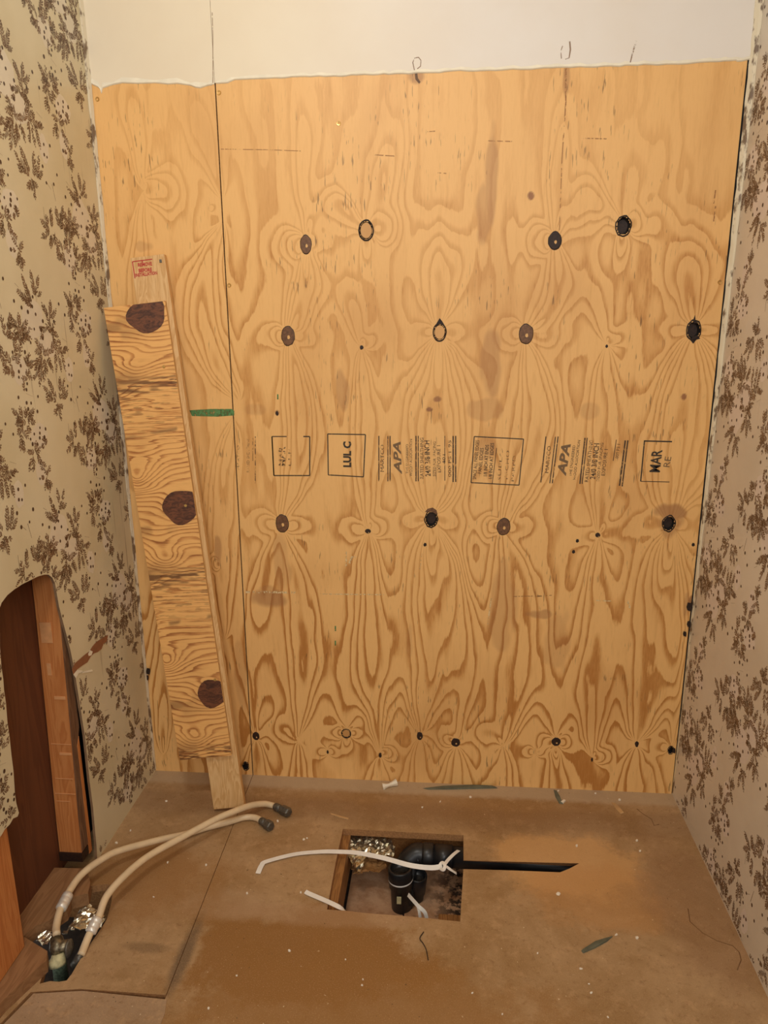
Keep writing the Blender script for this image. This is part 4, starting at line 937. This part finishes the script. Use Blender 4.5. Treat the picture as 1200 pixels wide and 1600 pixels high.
# knotty board
bt_t = 0.012
cs = [loc2(onplane(px, py, Sb+nax*bt_t, nax)) for px, py in ((162,481),(258,470),(362,1181),(281,1187))]
u0 = (cs[0][0]+cs[3][0])/2; u1 = (cs[1][0]+cs[2][0])/2; v1 = (cs[0][1]+cs[1][1])/2; v0 = (cs[2][1]+cs[3][1])/2
kb = []
for px, py, rw, rh in ((229,492,28,25), (283,792,26,25), (333,1083,22.5,21)):
    c = loc2(onplane(px, py, Sb+nax*bt_t, nax)); e = loc2(onplane(px+rw, py, Sb+nax*bt_t, nax)); kb.append((c[0], c[1], abs(e[0]-c[0])*1.12, abs(e[0]-c[0])*rh/rw*1.12))
def board_field(U, V):
    per = (kb[0][1]-kb[2][1])/2
    wV = V+0.016*(vnoise(U*14+5, V*9, 41)-.5)+0.10*(U-u0)*0.6
    H = np.zeros_like(U)
    dens = np.zeros_like(U)
    for k in range(-1, 4):
        vk = kb[0][1]-per*k                   # a knot's height; the board's veneer repeats
        d = (vk-V)                            # distance below the knot
        dens += 9.0*np.exp(-((d-per*0.52)/(per*0.16))**2)
        H += 3.4*np.exp(-(((U-(u0+0.012))/0.060)**2+((d-per*0.80)/0.050)**2))      # ring eye to the left, above the next knot
        H += 1.8*np.exp(-(((U-(u0+0.012))/0.022)**2+((d-per*0.80)/0.022)**2))
        H += 2.6*np.exp(-(((U-(u1-0.035))/0.050)**2+((d-0.0)/0.045)**2))
        H += 3.0*np.exp(-(((U-(u0+0.055))/0.040)**2+((d-per*0.24)/0.030)**2))
        H += 2.0*np.exp(-(((U-u0)/0.035)**2+((d-per*0.36)/0.020)**2))
    H += 22*wV*3.0+2.2*vnoise(U*11+3, V*16+7, 42)+.8*vnoise(U*9, V*60, 43)
    lines = vnoise(U*5, V*330+U*22, 44)*0.75+vnoise(U*12+3, V*150+U*10, 45)*0.5
    dark = np.clip(dens/9.0, 0, 1)
    H = H+lines*dark*1.6
    S = np.zeros_like(U); nz = vnoise(U*40, V*300+U*30, 46); nb = vnoise(U*28+9, V*46, 47)
    for k in range(-1, 4):
        d = (kb[0][1]-per*k)-V
        S += 0.85*np.exp(-((d-per*0.36+0.10*(U-u0))/0.020)**2)*sstep(nz, .35, .7)+0.5*np.exp(-((d-per*0.48+0.10*(U-u0))/0.05)**2)*sstep(nz, .62, .85)
        S += 0.45*np.exp(-((d-per*0.31+0.2*(U-u0))/0.022)**2-((U-u0)/0.06)**2)
        S += 0.60*np.exp(-((d-per*0.60+0.08*(U-u0))/0.006)**2)*sstep(nb, .45, .7)
        S += 0.55*np.exp(-((d-per*0.05)/0.030)**2-((U-u0)/0.09)**2)*sstep(nb, .3, .75)
    K = 0.62+0.25*vnoise(U*20, V*30, 48)
    return H, np.clip(K, 0, 1), np.clip(S, 0, .85)
us = np.linspace(u0, u1, 96); vs_ = np.linspace(v0, v1, 700)
U, V = np.meshgrid(us, vs_); Hb, Kb, Sbn = board_field(U, V)
wv = np.array(wax); dv = np.array(dax); nv = np.array(nax)
bd = gridmesh('face_board', us, vs_, lambda a, b: (u1-(u1-a)*(1+(b-(v0+v1)/2)/(v1-v0)*0.089))[..., None]*wv+b[..., None]*dv+bt_t*nv, np.ones((699, 95), bool), {'grain': Hb, 'contrast': Kb, 'stain': Sbn}, [M_board], pl)
bd['label'] = 'short board with three large dark knots'
pbox('board_core', u0+.0075, u1-.0002, v0+.0002, v1-.0002, 0.0004, bt_t-.0004, M_edge, bd, 0)
for i, (a, b, rw, rh) in enumerate(kb):
    poly = []
    for k in range(26):
        t_ = 2*math.pi*k/26; r_ = 1+0.06*math.sin(3*t_+i)+.03*math.sin(5*t_); cc, sn = math.cos(t_)*rw*r_, math.sin(t_)*rh*r_*0.95
        cr_, sr_ = math.cos(.35), math.sin(.35)
        poly.append((clamp(a+cc*cr_-sn*sr_, u0+.0005, u1-.0005), clamp(b+cc*sr_+sn*cr_, v0, v1-.0005)))
    prism('knot', poly, bt_t-.001, bt_t+.0008, lambda p_, q_, h: tuple(W3(p_, q_, h)), M_bigknot, bd)
for px, py in ((256,573), (290,775+15), (336,1062)):
    c = loc2(onplane(px, py, Sb+nax*bt_t, nax)); bm = bmesh.new(); o3 = Vector(W3(c[0], c[1], bt_t+.0002))
    addtube(bm, [o3, o3+nax*.0012, o3+nax*.0013], [.0042, .0036, .0015], 12); bmobj('screw', bm, M_screw, bd)
# red stamp on the batten
def stamp_text(txt, pa, pb, hpx):
    V_, Fc = textraw(txt, 0, .04); xs = [v[0] for v in V_]; ys = [v[1] for v in V_]
    a = loc2(onplane(*pa, Sb, nax)); b = loc2(onplane(*pb, Sb, nax)); L_ = math.hypot(b[0]-a[0], b[1]-a[1]); ux, uy = (b[0]-a[0])/L_, (b[1]-a[1])/L_; h = hpx*PXM
    return [W3(a[0]+ux*(v[0]-min(xs))/(max(xs)-min(xs))*L_-uy*(v[1]-min(ys))/(max(ys)-min(ys))*h, a[1]+uy*(v[0]-min(xs))/(max(xs)-min(xs))*L_+ux*(v[1]-min(ys))/(max(ys)-min(ys))*h, .0006) for v in V_], Fc
V_ = []; F_ = []
for t_, a, b, h in (('REMOVE', (216,417), (238,415), 6), ('BEFORE', (217,426), (238,424), 6), ('INSTALLATION', (212,433), (246,429), 5.5)):
    v, f = stamp_text(t_, a, b, h); o = len(V_); V_ += [tuple(q) for q in v]; F_ += [tuple(i+o for i in q) for q in f]
for (a, b) in (((207,409),(238,405)), ((207,409),(211,435)), ((222,407),(223,411))):
    qa = loc2(onplane(*a, Sb, nax)); qb = loc2(onplane(*b, Sb, nax)); dx, dy = qb[0]-qa[0], qb[1]-qa[1]; L_ = math.hypot(dx, dy); nx_, ny_ = -dy/L_*.0012, dx/L_*.0012; o = len(V_)
    V_ += [tuple(W3(qa[0]+nx_, qa[1]+ny_, .0006)), tuple(W3(qa[0]-nx_, qa[1]-ny_, .0006)), tuple(W3(qb[0]-nx_, qb[1]-ny_, .0006)), tuple(W3(qb[0]+nx_, qb[1]+ny_, .0006))]; F_.append((o, o+1, o+2, o+3))
st_ = mesh('red_stamp', V_, F_, M_red, bt)
c = loc2(onplane(251, 408, Sb, nax)); pbox('nail_head', c[0]-.003, c[0]+.003, c[1]-.004, c[1]+.004, 0, .001, M_nut, bt, .0006)

# ------------------------------------------------------------------ debris on the floor
def debris(name, pts, h, mat, label, cat, group=None, z0=0.0004, warp=0.0):
    poly = [(P(a, b, 0).x, P(a, b, 0).y) for a, b in pts]; cx = sum(p[0] for p in poly)/len(poly); cy = sum(p[1] for p in poly)/len(poly)
    rs = random.Random(int(pts[0][0])); n = len(poly); bm = bmesh.new()
    lo = [bm.verts.new((p[0]-cx, p[1]-cy, z0)) for p in poly]; hi = [bm.verts.new(((p[0]-cx)*.9, (p[1]-cy)*.9, z0+h*(.7+.6*rs.random()))) for p in poly]
    top = bm.verts.new((0, 0, z0+h*1.3))
    for i in range(n):
        bm.faces.new((lo[i], lo[(i+1) % n], hi[(i+1) % n], hi[i])); bm.faces.new((hi[i], hi[(i+1) % n], top))
    bm.faces.new(lo[::-1]); o = bmobj(name, bm, mat); o.location = (cx, cy, 0); return tag(o, label, cat, group)
debris('wood_sliver', [(660,1232),(690,1229),(740,1227),(774,1229),(778,1232),(740,1233),(700,1234),(668,1234)], .003, M_sliver, 'long grey-green wood sliver lying against the foot of the plywood', 'sliver')
debris('wood_sliver', [(908,1486),(930,1472),(944,1467),(958,1463),(948,1472),(930,1482),(911,1490)], .003, M_sliver, 'grey-green sliver lying alone on the right front floor', 'sliver')
debris('wood_sliver', [(865,1234),(869,1235),(875,1245),(880,1257),(874,1256),(868,1246)], .002, M_sliver, 'small grey-green sliver right of the long one near the plywood', 'sliver')
debris('wood_sliver', [(884,1252),(880,1256),(876,1254),(881,1250)], .003, M_chip, 'tiny white flake touching the small grey-green sliver', 'flake')
debris('wood_shaving', [(955,1254),(961,1255),(968,1262),(975,1270),(970,1272),(962,1264)], .002, M_shaving, 'beige wood shaving near the far right corner', 'shaving')
debris('wood_shaving', [(516,1271),(530,1275),(545,1279),(544,1281),(528,1277),(517,1273)], .0015, M_shaving, 'thin pale splinter on the floor left of the opening, near the plywood', 'splinter')
# crumpled paper scrap near the plywood
tubepts = [P(598,1229,.006), P(606,1227,.008), P(612,1225,.007), P(620,1222,.010)]
sc_ = tube('paper_scrap', catmull(tubepts, 4), [.010, .009, .007, .006, .005, .005, .005, .006, .006, .007, .008, .009, .010], M_scrap, None, 6, False)
tag(sc_, 'crumpled white paper scrap at the foot of the plywood', 'paper')
tw = tube('root_thread', catmull([P(662,1456,.0015), P(656,1466,.002), P(661,1474,.002), P(666,1484,.0015), P(669,1500,.0012)], 6), .0011, M_thread, None, 6)
tag(tw, 'dark wiggly root thread on the floor just in front of the opening', 'thread')
def crack(pts, wd=.0012):
    return tube('crack', [P(a, b, .0) for a, b in pts], wd, M_crack, floor, 5)
crack([(1075,1420),(1078,1440),(1098,1458),(1120,1470),(1145,1478),(1155,1488),(1158,1500),(1152,1516)], .0010)
crack([(995,1264),(1005,1272),(1018,1280),(1022,1290),(1030,1288)], .0010)
CH = [(872,1397,5),(963,1461,4),(995,1466,4),(901,1322,4),(908,1514,4),(924,1552,3),(968,1250,3),(930,1240,2.5),(872,1236,2.5),(452,1486,4),(470,1395,2.5),
 (386,1396,3),(322,1352,3),(262,1348,3),(204,1298,3),(260,1252,2.5),(434,1283,3.5),(475,1312,3),(326,1576,4),(370,1525,2.5),(735,1246,2.5),(688,1253,2.5),
 (660,1262,2),(566,1540,2.5),(567,1531,2),(480,1310,2),(995,1314,3),(1000,1330,2.5),(920,1538,2.5),(182,1317,3.5),(540,1500,2),(240,1402,2.5),(950,1590,3),(738,1552,2.5),(785,1585,2.5),(840,1490,2)]
CHLAB = {0: 'largest white chip, right of the slot beside the long pipe cut', 1: 'white chip just right of the sliver on the right front floor', 2: 'upright thin white chip second right of the front sliver', 3: 'white chip on the pale sawdust above the slot tip',
 4: 'white chip alone below the front sliver', 6: 'white chip near the beige shaving by the far right corner', 9: 'white chip in the middle of the dark floor stain', 11: 'white chip between the two cream hoses and the long strap', 16: 'white chip beside the nearer grey nut',
 18: 'lowest white chip left of centre on the floor', 29: 'white chip at the foot of the left wallpaper under the hoses'}
for i, (px, py, s) in enumerate(CH):
    rs = random.Random(i); n = 6; s *= 0.75; el = rs.uniform(.5, 1.1); ro = rs.uniform(0, 3)
    pts = []
    for a in np.linspace(0, 2*math.pi, n, endpoint=False):
        u = math.cos(a)*rs.uniform(.7, 1.25); v = el*math.sin(a)*rs.uniform(.7, 1.25); pts.append((px+s*(u*math.cos(ro)-v*math.sin(ro)), py+s*.75*(u*math.sin(ro)+v*math.cos(ro))))
    debris('plaster_chip', pts, .002, M_chip, CHLAB.get(i, 'tiny white plaster chip scattered among others on the brown floor'), 'chip', 'white chips scattered on the floor')
